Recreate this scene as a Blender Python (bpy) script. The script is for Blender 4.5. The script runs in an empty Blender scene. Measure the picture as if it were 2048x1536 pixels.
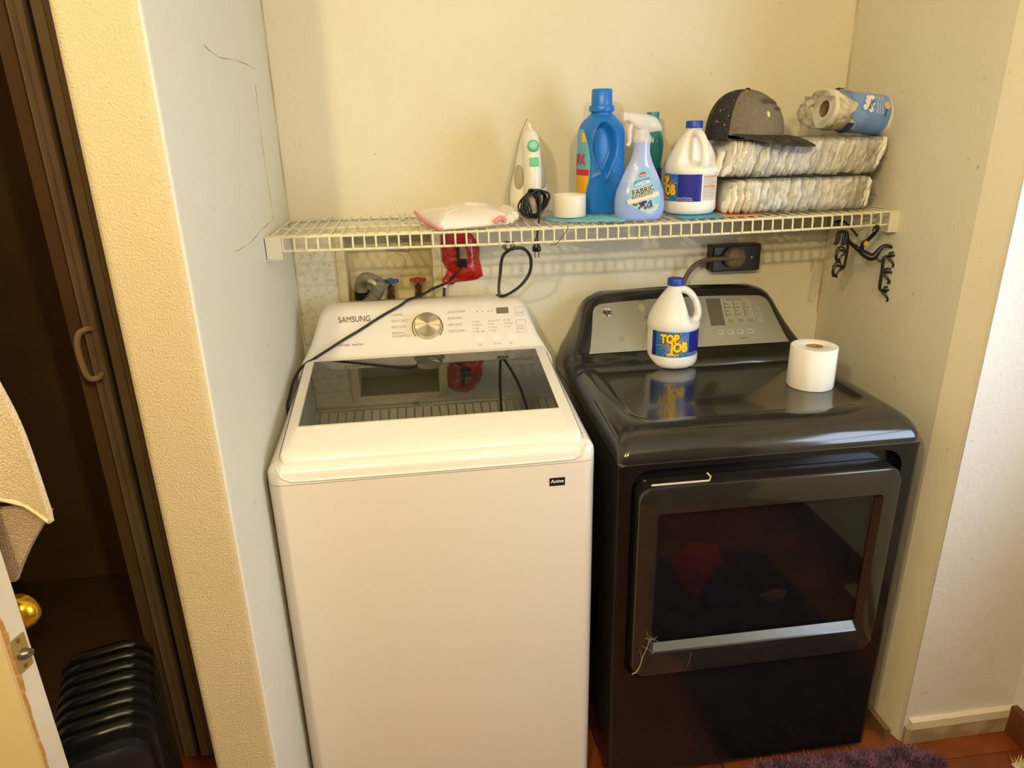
import bpy, bmesh, math, random
from mathutils import Vector, Matrix, noise
random.seed(7)
sc = bpy.context.scene
col = sc.collection
PI = math.pi
R_ = math.radians

# ---------------------------------------------------------------- camera
cam_d = bpy.data.cameras.new('camera')
cam = bpy.data.objects.new('camera', cam_d); col.objects.link(cam)
sc.camera = cam
cam_d.sensor_fit = 'HORIZONTAL'; cam_d.sensor_width = 36.0
cam_d.lens = 1418.655 / 2048 * 36.0
cam_d.clip_start = 0.02; cam_d.clip_end = 50
rt = Vector((0.9904193566650318, -0.13654025244121215, -0.020646002192056652))
dn = Vector((0.06652589059386134, 0.34075522317655543, 0.9377953848034173))   # image up
fw = Vector((0.12101158549460436, 0.930184195383466, -0.34657403081433574))
m = Matrix((rt, dn, -fw)).transposed().to_4x4()
m.translation = Vector((0.3314659, -1.9805317, 1.56674425))
cam.matrix_world = m

# ---------------------------------------------------------------- light and exposure
W = bpy.data.worlds.new('world'); sc.world = W; W.use_nodes = True
W.node_tree.nodes['Background'].inputs[0].default_value = (0.5, 0.45, 0.38, 1)
W.node_tree.nodes['Background'].inputs[1].default_value = 0.0
sc.view_settings.view_transform = 'Standard'; sc.view_settings.look = 'None'
sc.view_settings.gamma = 1; sc.view_settings.use_curve_mapping = False
sc.view_settings.exposure = 0.0
sc.cycles.use_denoising = True
sc.cycles.max_bounces = 8
sc.cycles.transparent_max_bounces = 32
sc.cycles.sample_clamp_indirect = 6
WARM = (1.0, 0.835, 0.47)
for i, (x, e) in enumerate(((-0.22, 52), (0.62, 37))):
    ld = bpy.data.lights.new('vanity_bulb', 'POINT'); ld.energy = e; ld.color = WARM; ld.shadow_soft_size = 0.03
    lo = bpy.data.objects.new('vanity_bulb', ld); lo.location = (x, -2.28, 2.16); col.objects.link(lo)
WINDOW_STRENGTH = 8.5
WINDOW_COLOR = (0.58, 0.76, 1.0)

# ---------------------------------------------------------------- helpers
def lin(c):
    if isinstance(c, str):
        c = tuple(int(c[i:i+2], 16) for i in (0, 2, 4))
    return tuple((v/255/12.92 if v/255 <= .04045 else ((v/255+.055)/1.055)**2.4) for v in c) + (1.0,)

def mat(name, c, rough=.5, metal=0, spec=.5, bump=0, bscale=100, var=None, vscale=6, trans=0, alpha=1, coat=0, emit=None, bdist=.002, sss=0, ior=None, vlo=.45, vhi=.65):
    M = bpy.data.materials.new(name); M.use_nodes = True
    nt = M.node_tree; b = nt.nodes['Principled BSDF']
    b.inputs['Base Color'].default_value = lin(c)
    b.inputs['Roughness'].default_value = rough; b.inputs['Metallic'].default_value = metal
    b.inputs['Specular IOR Level'].default_value = spec
    b.inputs['Transmission Weight'].default_value = trans
    b.inputs['Alpha'].default_value = alpha
    b.inputs['Coat Weight'].default_value = coat; b.inputs['Coat Roughness'].default_value = .05
    if ior: b.inputs['IOR'].default_value = ior
    if sss:
        b.inputs['Subsurface Weight'].default_value = sss; b.inputs['Subsurface Radius'].default_value = (.02, .015, .01)
        b.inputs['Subsurface Scale'].default_value = .5
    if emit:
        b.inputs['Emission Color'].default_value = (*emit[0], 1); b.inputs['Emission Strength'].default_value = emit[1]
    tc = nt.nodes.new('ShaderNodeTexCoord')
    if var:
        n = nt.nodes.new('ShaderNodeTexNoise'); n.inputs['Scale'].default_value = vscale; n.inputs['Detail'].default_value = 6
        r = nt.nodes.new('ShaderNodeValToRGB'); r.color_ramp.elements[0].position = vlo; r.color_ramp.elements[1].position = vhi
        r.color_ramp.elements[0].color = lin(c); r.color_ramp.elements[1].color = lin(var)
        nt.links.new(tc.outputs['Object'], n.inputs['Vector']); nt.links.new(n.outputs['Fac'], r.inputs['Fac'])
        nt.links.new(r.outputs['Color'], b.inputs['Base Color'])
    if bump:
        n = nt.nodes.new('ShaderNodeTexNoise'); n.inputs['Scale'].default_value = bscale; n.inputs['Detail'].default_value = 4
        bp = nt.nodes.new('ShaderNodeBump'); bp.inputs['Strength'].default_value = bump; bp.inputs['Distance'].default_value = bdist
        nt.links.new(tc.outputs['Object'], n.inputs['Vector']); nt.links.new(n.outputs['Fac'], bp.inputs['Height'])
        nt.links.new(bp.outputs['Normal'], b.inputs['Normal'])
    return M

W2L = {}
def thing(name, label, cat, loc=(0, 0, 0), rotz=0, group=None, local=False, rot=None, scale=1):
    o = bpy.data.objects.new(name, None); o.empty_display_size = .05; col.objects.link(o)
    o.location = loc; o.rotation_euler = rot if rot else (0, 0, rotz); o.scale = (scale,)*3
    o['label'] = label; o['category'] = cat
    if group: o['group'] = group
    W2L[o.name] = None if local else Matrix.Translation(Vector(loc)).inverted()
    return o

def obj(name, vf, mt, parent=None, smooth=40, bevel=0, segs=2, label=None, kind=None):
    verts, faces = vf
    M = W2L.get(parent.name) if parent else None
    if parent and M is not None: verts = [M @ Vector(v) for v in verts]
    me = bpy.data.meshes.new(name); me.from_pydata([tuple(v) for v in verts], [], faces)
    bm = bmesh.new(); bm.from_mesh(me); bmesh.ops.recalc_face_normals(bm, faces=bm.faces); bm.to_mesh(me); bm.free()
    if mt: me.materials.append(mt)
    if smooth:
        for p in me.polygons: p.use_smooth = True
        me.set_sharp_from_angle(angle=R_(smooth))
    o = bpy.data.objects.new(name, me); col.objects.link(o)
    if parent:
        o.parent = parent; W2L[o.name] = M
    if bevel:
        b = o.modifiers.new('bevel', 'BEVEL'); b.width = bevel; b.segments = segs; b.limit_method = 'ANGLE'; b.angle_limit = R_(40)
        b.harden_normals = True
    if label: o['label'] = label
    if kind: o['kind'] = kind
    return o

def single(name, label, cat, vf, mt, group=None, **k):
    o = obj(name, vf, mt, **k); o['label'] = label; o['category'] = cat
    if group: o['group'] = group
    # put the origin at the base of the mesh
    vs = [v.co for v in o.data.vertices]
    c = Vector((sum(v.x for v in vs)/len(vs), sum(v.y for v in vs)/len(vs), min(v.z for v in vs)))
    o.data.transform(Matrix.Translation(-c)); o.location = c
    W2L[o.name] = Matrix.Translation(c).inverted()
    return o

def box(x0, x1, y0, y1, z0, z1):
    v = [(x, y, z) for x in (x0, x1) for y in (y0, y1) for z in (z0, z1)]
    return v, [(0, 1, 3, 2), (4, 6, 7, 5), (0, 4, 5, 1), (2, 3, 7, 6), (0, 2, 6, 4), (1, 5, 7, 3)]

def join(*parts):
    V, F = [], []
    for v, f in parts:
        n = len(V); V += list(v); F += [tuple(i+n for i in q) for q in f]
    return V, F

def xf(vf, M): return [M @ Vector(v) for v in vf[0]], vf[1]
def shift(vf, d): return [(v[0]+d[0], v[1]+d[1], v[2]+d[2]) for v in vf[0]], vf[1]

def loft(rings, cap0=True, cap1=True, closed=True):
    n = len(rings[0]); V = [p for r in rings for p in r]; F = []
    for k in range(len(rings)-1):
        for i in range(n if closed else n-1):
            j = (i+1) % n
            F.append((k*n+i, k*n+j, (k+1)*n+j, (k+1)*n+i))
    if cap0: F.append(tuple(range(n-1, -1, -1)))
    if cap1: F.append(tuple((len(rings)-1)*n+i for i in range(n)))
    return V, F

def rrect(x0, x1, y0, y1, r, n=6, z=0):
    rs = r if isinstance(r, (list, tuple)) else (r,)*4
    P = []
    for (cx, cy, sx, sy, a0), rr in zip(((x1, y1, -1, -1, 0), (x0, y1, 1, -1, 90), (x0, y0, 1, 1, 180), (x1, y0, -1, 1, 270)), rs):
        for k in range(n+1):
            a = R_(a0+90*k/n)
            P.append((cx+sx*rr+rr*math.cos(a), cy+sy*rr+rr*math.sin(a), z(cx, cy) if callable(z) else z))
    return P

def spline(P, k=6):
    P = [Vector(p) for p in P]; out = []
    for i in range(len(P)-1):
        p0, p1, p2, p3 = P[max(i-1, 0)], P[i], P[i+1], P[min(i+2, len(P)-1)]
        for j in range(k):
            t = j/k
            out.append(.5*((2*p1)+(p2-p0)*t+(2*p0-5*p1+4*p2-p3)*t*t+(3*p1-p0-3*p2+p3)*t**3))
    out.append(P[-1]); return out

def tube(P, r, n=8, smooth=0, flat=1.0, closed=False):
    P = spline(P, smooth) if smooth else [Vector(p) for p in P]
    rings = []; up = None
    for i, p in enumerate(P):
        t = (P[min(i+1, len(P)-1)]-P[max(i-1, 0)])
        t = t.normalized() if t.length > 1e-9 else Vector((0, 0, 1))
        if up is None: up = Vector((0, 0, 1)) if abs(t.z) < .9 else Vector((1, 0, 0))
        u = (up-t*up.dot(t)); u = u.normalized() if u.length > 1e-6 else t.orthogonal().normalized(); up = u
        w = t.cross(u)
        rr = r[min(i*len(r)//len(P), len(r)-1)] if isinstance(r, (list, tuple)) else (r(i/(len(P)-1)) if callable(r) else r)
        rings.append([tuple(p+(w*math.cos(2*PI*k/n)+u*math.sin(2*PI*k/n)*flat)*rr) for k in range(n)])
    return loft(rings)

def lathe(prof, n=32, c=(0, 0, 0), cap=True):
    rings = [[(c[0]+r*math.cos(2*PI*k/n), c[1]+r*math.sin(2*PI*k/n), c[2]+z) for k in range(n)] for r, z in prof]
    return loft(rings, cap, cap)

def rows(rs, nu, P):
    """rs: (v, u0, u1) rows -> a patch laid on the surface P(u, v)"""
    V = [P(u0+(u1-u0)*i/nu, v) for v, u0, u1 in rs for i in range(nu+1)]
    F = [(k*(nu+1)+i, k*(nu+1)+i+1, (k+1)*(nu+1)+i+1, (k+1)*(nu+1)+i) for k in range(len(rs)-1) for i in range(nu)]
    return V, F

def rpatch(u0, u1, v0, v1, r, P, nu=8, nv=8):
    rs = []
    for k in range(5):
        a = PI/2*k/4; rs.append((v0+r*(1-math.cos(a)), u0+r*(1-math.sin(a)), u1-r*(1-math.sin(a))))
    for k in range(1, nv): rs.append((v0+r+(v1-v0-2*r)*k/nv, u0, u1))
    for k in range(5):
        a = PI/2*k/4; rs.append((v1-r*(1-math.sin(a)), u0+r*(1-math.cos(a)), u1-r*(1-math.cos(a))))
    return rows(rs, nu, P)

_tc = {}
def text2d(s, size, sx=1, bold=0, shear=0, align='LEFT'):
    key = (s, size, bold, shear, align)
    if key not in _tc:
        cu = bpy.data.curves.new('t', 'FONT'); cu.body = s; cu.size = size; cu.offset = bold; cu.shear = shear; cu.align_x = align
        cu.resolution_u = 3; cu.fill_mode = 'FRONT'
        o = bpy.data.objects.new('t', cu); col.objects.link(o)
        dg = bpy.context.evaluated_depsgraph_get(); dg.update()
        me = bpy.data.meshes.new_from_object(o.evaluated_get(dg))
        _tc[key] = ([tuple(v.co) for v in me.vertices], [tuple(p.vertices) for p in me.polygons])
        bpy.data.objects.remove(o); bpy.data.curves.remove(cu); bpy.data.meshes.remove(me)
    V, F = _tc[key]
    return [(x*sx, y, z) for x, y, z in V], F
def text(name, s, size, P, mt, parent, u=0, v=0, **k):
    V, F = text2d(s, size, **k)
    return obj(name, ([P(u+x, v+y) for x, y, z in V], F), mt, parent, smooth=0)
def disc2(u, v, r, P, n=20):
    return [P(u+r*math.cos(2*PI*i/n), v+r*math.sin(2*PI*i/n)) for i in range(n)], [tuple(range(n))]
def nz(p, s=1, seed=0): return noise.noise(Vector((p[0]*s+seed, p[1]*s+seed*1.7, p[2]*s-seed)))
def sstep(a, b, x):
    t = max(0, min(1, (x-a)/(b-a))); return t*t*(3-2*t)

# ---------------------------------------------------------------- materials
def wall_mat(name, c, c2, bump, bscale, dirt=0, dirtc='7d6a3c'):
    M = mat(name, c, .62, spec=.25, bump=bump, bscale=bscale, bdist=.003, var=c2, vscale=1.7, vlo=.35, vhi=.7)
    nt = M.node_tree; b = nt.nodes['Principled BSDF']; src = b.inputs['Base Color'].links[0].from_socket
    tc = nt.nodes.new('ShaderNodeTexCoord')
    n = nt.nodes.new('ShaderNodeTexNoise'); n.inputs['Scale'].default_value = 60; n.inputs['Detail'].default_value = 3
    r = nt.nodes.new('ShaderNodeValToRGB'); r.color_ramp.elements[0].position = .70; r.color_ramp.elements[1].position = .78
    mx = nt.nodes.new('ShaderNodeMix'); mx.data_type = 'RGBA'; mx.inputs[7].default_value = lin('8a7a50')
    mm = nt.nodes.new('ShaderNodeMath'); mm.operation = 'MULTIPLY'; mm.inputs[1].default_value = .5
    nt.links.new(tc.outputs['Object'], n.inputs['Vector']); nt.links.new(n.outputs['Fac'], r.inputs['Fac'])
    nt.links.new(r.outputs['Color'], mm.inputs[0]); nt.links.new(mm.outputs[0], mx.inputs[0])
    nt.links.new(src, mx.inputs[6]); out = mx.outputs[2]
    if dirt:
        # mould stain low on the left end of the back wall
        sp = nt.nodes.new('ShaderNodeSeparateXYZ'); nt.links.new(tc.outputs['Object'], sp.inputs[0])
        def mr(sock, a, bb):
            q = nt.nodes.new('ShaderNodeMapRange'); q.inputs[1].default_value = a; q.inputs[2].default_value = bb; q.interpolation_type = 'SMOOTHSTEP'
            nt.links.new(sock, q.inputs[0]); return q.outputs[0]
        def mul(a_, b_):
            q = nt.nodes.new('ShaderNodeMath'); q.operation = 'MULTIPLY'
            for i, s in enumerate((a_, b_)):
                if isinstance(s, (int, float)): q.inputs[i].default_value = s
                else: nt.links.new(s, q.inputs[i])
            return q.outputs[0]
        area = mul(mr(sp.outputs[0], .22, .09), mr(sp.outputs[2], 1.34, 1.22))
        n2 = nt.nodes.new('ShaderNodeTexNoise'); n2.inputs['Scale'].default_value = 55; n2.inputs['Detail'].default_value = 8; n2.inputs['Roughness'].default_value = .8
        nt.links.new(tc.outputs['Object'], n2.inputs['Vector'])
        sp2 = mr(n2.outputs['Fac'], .50, .72)
        mx2 = nt.nodes.new('ShaderNodeMix'); mx2.data_type = 'RGBA'; mx2.inputs[7].default_value = lin(dirtc)
        nt.links.new(mul(mul(area, sp2), .8), mx2.inputs[0]); nt.links.new(out, mx2.inputs[6]); out = mx2.outputs[2]
    nt.links.new(out, b.inputs['Base Color'])
    return M
m_wall = wall_mat('wall_paint', 'e6e0cc', 'e0d7bb', .35, 90, 1)
m_wall_s = wall_mat('alcove_paint', 'e0dccf', 'dedac6', .4, 130)
m_wall_t = wall_mat('textured_paint', 'd2c4a4', 'ccb994', .8, 300)
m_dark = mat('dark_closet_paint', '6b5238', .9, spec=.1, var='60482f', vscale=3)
m_grime = mat('grime', '9b8b5c', .9)
m_crack = mat('crack_line', 'b9ab80', .9)
m_ceil = mat('ceiling_paint', 'e8e2d2', .9)
m_frame = mat('door_post_paint', '8a745c', .5, var='7b6650', vscale=4)
m_frame2 = mat('jamb_paint', '94805f', .5, var='86704f', vscale=4)
m_white = mat('white_enamel', 'eee8e0', .22, spec=.5, coat=.3)
m_cab = mat('white_cabinet', 'e6ddd2', .3, spec=.5)
m_gap = mat('dark_gap', '25211a', .8)
m_lidglass = mat('smoked_glass', '1b1f19', .03, spec=.9, ior=1.9)
m_steel = mat('brushed_steel', 'c9c0a8', .28, metal=1)
m_keyw = mat('soft_key', 'f2ece4', .4)
m_ink = mat('dark_ink', '3a3630', .7)
m_inkg = mat('grey_ink', 'a29a86', .7)
m_lcd = mat('display_window', '76735c', .3)
m_char = mat('charcoal_enamel', '211f1c', .16, spec=.6, coat=.4, var='272420', vscale=20)
m_charf = mat('charcoal_front', '131211', .2, spec=.4, coat=.1)
m_silver = mat('silver_panel', 'a8a899', .38, metal=.5, spec=.5)
m_silverk = mat('silver_key', 'bab8a6', .4, metal=.3)
m_blk = mat('black_plastic', '121110', .35)
m_blkr = mat('black_rubber', '1a1815', .5)
m_wire = mat('vinyl_coated_wire', 'ded8b6', .45, var='b8a878', vscale=30, vlo=.58, vhi=.75)
m_brk = mat('bracket_plastic', 'dcd8c6', .5)
m_wpl = mat('white_plastic', 'f0ebe2', .35, sss=.1)
m_irn = mat('iron_plastic', 'e4dfd2', .3)
m_green = mat('green_plastic', '4fbd8f', .35)
m_blue = mat('blue_plastic', '1a76d6', .32, spec=.5)
m_capb = mat('royal_blue_cap', '1c3fae', .4)
m_lblue = mat('sky_label', '6fb4dc', .45)
m_yel = mat('yellow_ink', 'ffd21a', .5)
m_red = mat('red_ink', 'd8251c', .5)
m_whi = mat('white_ink', 'f4f2ee', .5)
m_cloth = mat('white_terry', 'f0e6dc', .95, bump=.8, bscale=300)
m_pink = mat('pink_trim', 'e58e98', .9)
m_rag = mat('blue_rag', '6cacc4', .9, bump=.4, bscale=120)
m_tape = mat('white_tape', 'e9e0cf', .4)

# ---------------------------------------------------------------- setting
def struct(name, vf, mt, **k):
    o = obj(name, vf, mt, **k); o['kind'] = 'structure'; return o
H = 2.44
BX0, BX1, BZ0, BZ1 = .135, .376, 1.085, 1.287     # opening of the recessed outlet box
XR = 1.5425
struct('wall_back', join(box(-.11, BX0, 0, .12, 0, H), box(BX1, XR+.15, 0, .12, 0, H), box(BX0, BX1, 0, .12, 0, BZ0), box(BX0, BX1, 0, .12, BZ1, H)), m_wall, smooth=0)
wl = struct('wall_left', box(-.112, 0, -.9, 0, 0, H), m_wall_s, smooth=0)
me = wl.data; me.materials.append(m_wall_t)
for p in me.polygons:
    if p.normal.y < -.5: p.material_index = 1
wl.modifiers.new('bevel', 'BEVEL').width = .012; wl.modifiers['bevel'].segments = 4
# right alcove wall with its slightly turned end, then the face beside it
V = [(XR, 0), (1.494, -.616), (1.516, -.680), (1.5165, -.684), (1.60, -.684), (1.60, 0)]
n = len(V)
struct('wall_right', ([(x, y, z) for z in (0, H) for x, y in V], [tuple(range(n)), tuple(range(2*n-1, n-1, -1))]+[(i, (i+1) % n, n+(i+1) % n, n+i) for i in range(n)]), m_wall, smooth=0)
m_wall_c = wall_mat('side_paint', 'dedcda', 'd6d0c8', .6, 110)
struct('wall_front_right', box(1.518, 1.95, -.690, -.55, 0, H), m_wall_c, smooth=0)
WX, WY0, WY1, WZ0, WZ1 = 1.83, -1.80, -.98, .85, 1.90
struct('wall_side', join(box(WX, 1.95, WY1, -.69, 0, H), box(WX, 1.95, -2.5, WY0, 0, H), box(WX, 1.95, WY0, WY1, 0, WZ0), box(WX, 1.95, WY0, WY1, WZ1, H)), m_wall_c, smooth=0)
struct('wall_rear', box(-1.7, 1.95, -2.5, -2.42, 0, H), mat('rear_wall_darkened', '6a5440', .6, var='5a4432', vscale=5), smooth=0)  # unseen wall, browned to cut fill light and darken appliance reflections
struct('wall_far_left', box(-1.75, -1.6, -3.3, .6, 0, H), m_wall, smooth=0)
struct('wall_left_nook', join(box(-.284, -.112, -.45, -.40, 0, H), box(-1.6, -1.22, -.45, -.40, 0, H), box(-1.22, -.284, -.45, -.40, 2.05, H)), m_wall_t, smooth=0)
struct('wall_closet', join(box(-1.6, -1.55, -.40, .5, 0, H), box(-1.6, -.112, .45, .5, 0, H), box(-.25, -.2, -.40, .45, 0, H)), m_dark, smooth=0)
struct('ceiling', box(-1.75, 1.95, -3.3, .6, H, H+.1), m_ceil, smooth=0)
m_floor = mat('laminate', '7a3c1c', .38, var='8d4a26', vscale=8, bump=.1, bscale=60)
m_floor2 = mat('laminate_dark', '6c3416', .4, var='7f4220', vscale=9, bump=.1, bscale=60)
fl = struct('floor', box(-1.75, 1.95, -3.3, .6, -.1, -.008), mat('subfloor', '3a2014', .8), smooth=0)
pm = []
for q, mt in enumerate((m_floor, m_floor2)):
    a = bpy.data.meshes.new('plank'); v, f = box(0, .896, 0, .118, -.008, 0); a.from_pydata(v, [], f); a.materials.append(mt); pm.append(a)
k = 0
for r in range(33):
    y = -3.28+.12*r
    for c in range(4):
        o = bpy.data.objects.new('plank', pm[(k*7+r) % 2]); col.objects.link(o); o.parent = fl
        o.location = (-1.75+.9*c+((r*.37) % 1)*.1, y, 0); k += 1

single('closet_floor_shade', 'dark brown sheet added to darken the floor inside the closet', 'sheet', box(-1.55, -.25, -.385, .45, .0005, .01), mat('closet_shade_brown', '5a4430', .95, spec=.05, bump=.5, bscale=300), smooth=0)  # sheet added so that the closet floor reads as dark as its shade
# recessed washer outlet box in the wall
bx = thing('outlet_box', 'cream recessed laundry outlet box with valves set in the back wall', 'outlet box', (.255, .0, BZ0))
m_box = mat('cream_box_plastic', 'd8cca0', .5)
obj('housing', join(box(BX0, BX1, .092, .096, BZ0, BZ1), box(BX0, BX0+.003, 0, .095, BZ0, BZ1), box(BX1-.003, BX1, 0, .095, BZ0, BZ1), box(BX0, BX1, 0, .095, BZ1-.003, BZ1), box(BX0, BX1, 0, .095, BZ0, BZ0+.003)), m_box, bx, smooth=0)
obj('flange', join(box(BX0-.022, BX0+.002, -.007, .001, BZ0-.02, BZ1+.02), box(BX1-.002, BX1+.022, -.007, .001, BZ0-.02, BZ1+.02), box(BX0, BX1, -.007, .001, BZ1-.002, BZ1+.02), box(BX0, BX1, -.007, .001, BZ0-.02, BZ0+.002)), m_box, bx, smooth=0, bevel=.002)
obj('knockout_ring', tube([(.272+.0275*math.cos(2*PI*k/32), .0915, 1.19+.0275*math.sin(2*PI*k/32)) for k in range(33)], .0009, 5), mat('cream_box_shade', 'b8a878', .6), bx)
st = obj('notice_sticker', ([(.248, .091, 1.262), (.312, .091, 1.258), (.309, .091, 1.222), (.247, .091, 1.227)], [(0, 1, 2, 3)]), mat('sticker_paper', 'e6dfc2', .7), bx, smooth=0)
Pst = lambda u, v: (.249+u, .0902, 1.2565+v-.06*u)
for i, s in enumerate(('NOTICE WATER SUPPLY', 'HOSES TURN OFF VALVE', 'AFTER EACH USE TO', 'PREVENT FLOODING')):
    text('sticker_print', s, .0068, Pst, m_ink, st, v=-.0035-.008*i, sx=.82)
obj('sticker_border', tube([(.248, .0905, 1.2615), (.311, .0905, 1.2575), (.309, .0905, 1.2225), (.247, .0905, 1.2275), (.248, .0905, 1.2615)], .0006, 4), m_ink, st)
m_brass = mat('aged_brass', '8f6a3a', .35, metal=.9, var='5c4630', vscale=60)
m_bh = mat('blue_valve_paint', '2c5f96', .5); m_rh = mat('red_valve_paint', 'b83a2c', .5)
def valve(x, mt, nm, lab):
    v = obj(nm, join(lathe([(.009, 1.10-1.10), (.011, .005), (.011, .016), (.008, .018), (.008, .028), (.010, .029), (.010, .036), (.004, .038), (.004, .05)], 12, (x, .055, 1.095)),
        tube([(x, .055, 1.118), (x, .02, 1.108)], .011, 10)), m_brass, bx)
    hp = []
    for i in range(40):
        a = 2*PI*i/40; r = .0165+.0045*math.cos(4*a)
        hp.append((x+r*1.15*math.cos(a), .055+r*math.sin(a), 0))
    obj('valve_handle', loft([[(p[0], p[1], 1.142) for p in hp], [(p[0], p[1], 1.152) for p in hp]]), mt, v, bevel=.002, label=lab)
valve(.252, m_bh, 'valve', 'blue valve handle'); valve(.330, m_rh, 'valve', 'red valve handle')
obj('drain_cup', lathe([(.021, 0), (.023, .03), (.019, .03), (.018, .004)], 18, (.172, .045, 1.093)), m_blk, bx)
m_hose = mat('grey_hose', '8f8978', .5)
hs = thing('drain_hose', 'grey corrugated drain hose hooked into the cream outlet box', 'hose', (.2, .02, 1.0))
hp = [(.170, .045, 1.118), (.170, .038, 1.145), (.184, .026, 1.164), (.208, .004, 1.163), (.224, -.018, 1.152), (.216, -.042, 1.134), (.196, -.055, 1.116), (.172, -.058, 1.09)]
sp = spline(hp, 22)
k0 = int(len(sp)*.50)
obj('hose_bend', tube(sp[:k0+1], .0165, 14), m_hose, hs)
obj('corrugated_sleeve', tube(sp[k0:], lambda t: .0150+.0028*math.cos(t*2*PI*17), 14), mat('grey_hose_dark', '7c7666', .5), hs)
obj('hose_clip', tube([(.196, .0, 1.160), (.206, -.02, 1.163), (.222, -.033, 1.150)], .006, 8, smooth=4), mat('clip_plastic', 'd8d0b6', .5), hs)

# cracks around a wall patch, on the left alcove wall
for pts in ([(0, -.603, 1.699), (0, -.5, 1.688), (0, -.35, 1.694), (0, -.186, 1.690)], [(0, -.205, 1.66), (0, -.217, 1.54), (0, -.211, 1.45), (0, -.207, 1.361)], [(0, -.607, 1.352), (0, -.47, 1.35), (0, -.33, 1.358), (0, -.214, 1.36)]):
    q = []
    for j, p in enumerate(spline(pts, 8)):
        q.append((0.0004, p.y+.003*nz((p.y*30, p.z*30, 1)), p.z+.003*nz((p.z*40, p.y*20, 5))))
    W2L.setdefault(wl.name, None)
    obj('crack', tube(q, lambda t: .0007+.0005*math.sin(t*19), 5), m_crack, wl)
# peeling corner line
for X, y0 in ((.0, -.001), (XR-.0005, -.002)):
    q = [(X+(.003 if X == 0 else -.003), y0, z/20) for z in range(20, 48)]
    q = [(x+.0012*nz((z*9, 2, x)), y, z) for x, y, z in q]
    obj('corner_seam', tube(q, lambda t: .0008+.0005*math.sin(t*41), 5), m_crack, wl)

# base trim right
m_bb = mat('beige_vinyl_base', '9a8465', .6, var='b8a682', vscale=14)
struct('baseboard_right', join(box(1.520, 1.83, -.703, -.690, 0, .056)), m_bb, smooth=0, bevel=.002)
q = [(1.53+.3*i/16, -.704, .066+.002*nz((i*.7, 0, 3))) for i in range(17)]
struct('trim_1', loft([[(p[0], -.690, p[2]-.013), (p[0], -.705, p[2]-.015), (p[0], -.705, p[2]+.010), (p[0], -.690, p[2]+.012)] for p in q]), mat('cream_caulk_strip', 'ded4be', .6), smooth=0)
struct('baseboard_side', box(1.812, 1.83, -2.42, -.703, 0, .09), mat('brown_baseboard', '6a3c1c', .45, var='5a3016', vscale=20), smooth=0, bevel=.003)
struct('baseboard_alcove', box(1.478, 1.492, -.68, -.05, 0, .035), mat('worn_wood_base', '7a5c38', .7), smooth=0)

# window on the side wall behind the camera (daylight)
wn = struct('window_1', join(box(WX-.02, WX+.06, WY0, WY0+.05, WZ0, WZ1), box(WX-.02, WX+.06, WY1-.05, WY1, WZ0, WZ1), box(WX-.02, WX+.06, WY0, WY1, WZ1-.05, WZ1), box(WX-.03, WX+.06, WY0, WY1, WZ0, WZ0+.04), box(WX, WX+.05, WY0, WY1, (WZ0+WZ1)/2-.015, (WZ0+WZ1)/2+.015)), m_ceil, smooth=0)
obj('daylight_pane', box(WX+.03, WX+.035, WY0+.05, WY1-.05, WZ0+.04, WZ1-.05), mat('daylight', 'ffffff', 1, emit=(WINDOW_COLOR, WINDOW_STRENGTH)), wn, smooth=0)
vb = thing('vanity_light', 'chrome vanity light bar on the wall behind the viewer', 'light', (.15, -2.42, 2.16))
obj('plate', box(-.45, .75, -2.42, -2.385, 2.10, 2.22), m_steel, vb, smooth=0, bevel=.01)

# ---------------------------------------------------------------- left nook: folding door, heater
dr = thing('folding_door', 'brown folding closet door pushed open against the jamb of the dark closet', 'door', (-.34, -.45, 0))
def strip(x0, x1, prof):
    # prof: depth profile (x fraction, y)
    P = [(x0+(x1-x0)*a, y) for a, y in prof]
    n = len(P)
    return [(x, y, z) for z in (.012, 2.05) for x, y in P], [tuple(range(n)), tuple(range(2*n-1, n-1, -1))]+[(i, (i+1) % n, n+(i+1) % n, n+i) for i in range(n)]
obj('leading_post', strip(-.364, -.331, [(0, -.445), (0, -.452), (.10, -.458), (.22, -.459), (.34, -.452), (.45, -.4535), (.58, -.458), (.9, -.458), (1, -.452), (1, -.43), (0, -.43)]), m_frame, dr, smooth=30)
obj('shadow_channel', box(-.331, -.321, -.446, -.43, .012, 2.05), m_gap, dr, smooth=0)
obj('folded_panel', strip(-.321, -.296, [(0, -.43), (0, -.456), (.1, -.460), (.85, -.460), (1, -.455), (1, -.43)]), m_frame2, dr, smooth=30)
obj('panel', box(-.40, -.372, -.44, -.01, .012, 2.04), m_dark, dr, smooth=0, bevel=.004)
obj('pull_handle', tube([(-.343, -.452, 1.180), (-.350, -.47, 1.186), (-.363, -.478, 1.178), (-.370, -.480, 1.150), (-.368, -.480, 1.105), (-.362, -.478, 1.083), (-.350, -.47, 1.079), (-.345, -.452, 1.084)], .0062, 10, smooth=6), mat('tan_handle', 'a58a66', .4), dr)
struct('trim_2', strip(-.296, -.283, [(0, -.455), (0, -.463), (.5, -.465), (1, -.463), (1, -.449), (0, -.449)]), mat('casing_edge', '7c6038', .5), smooth=0)

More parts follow.
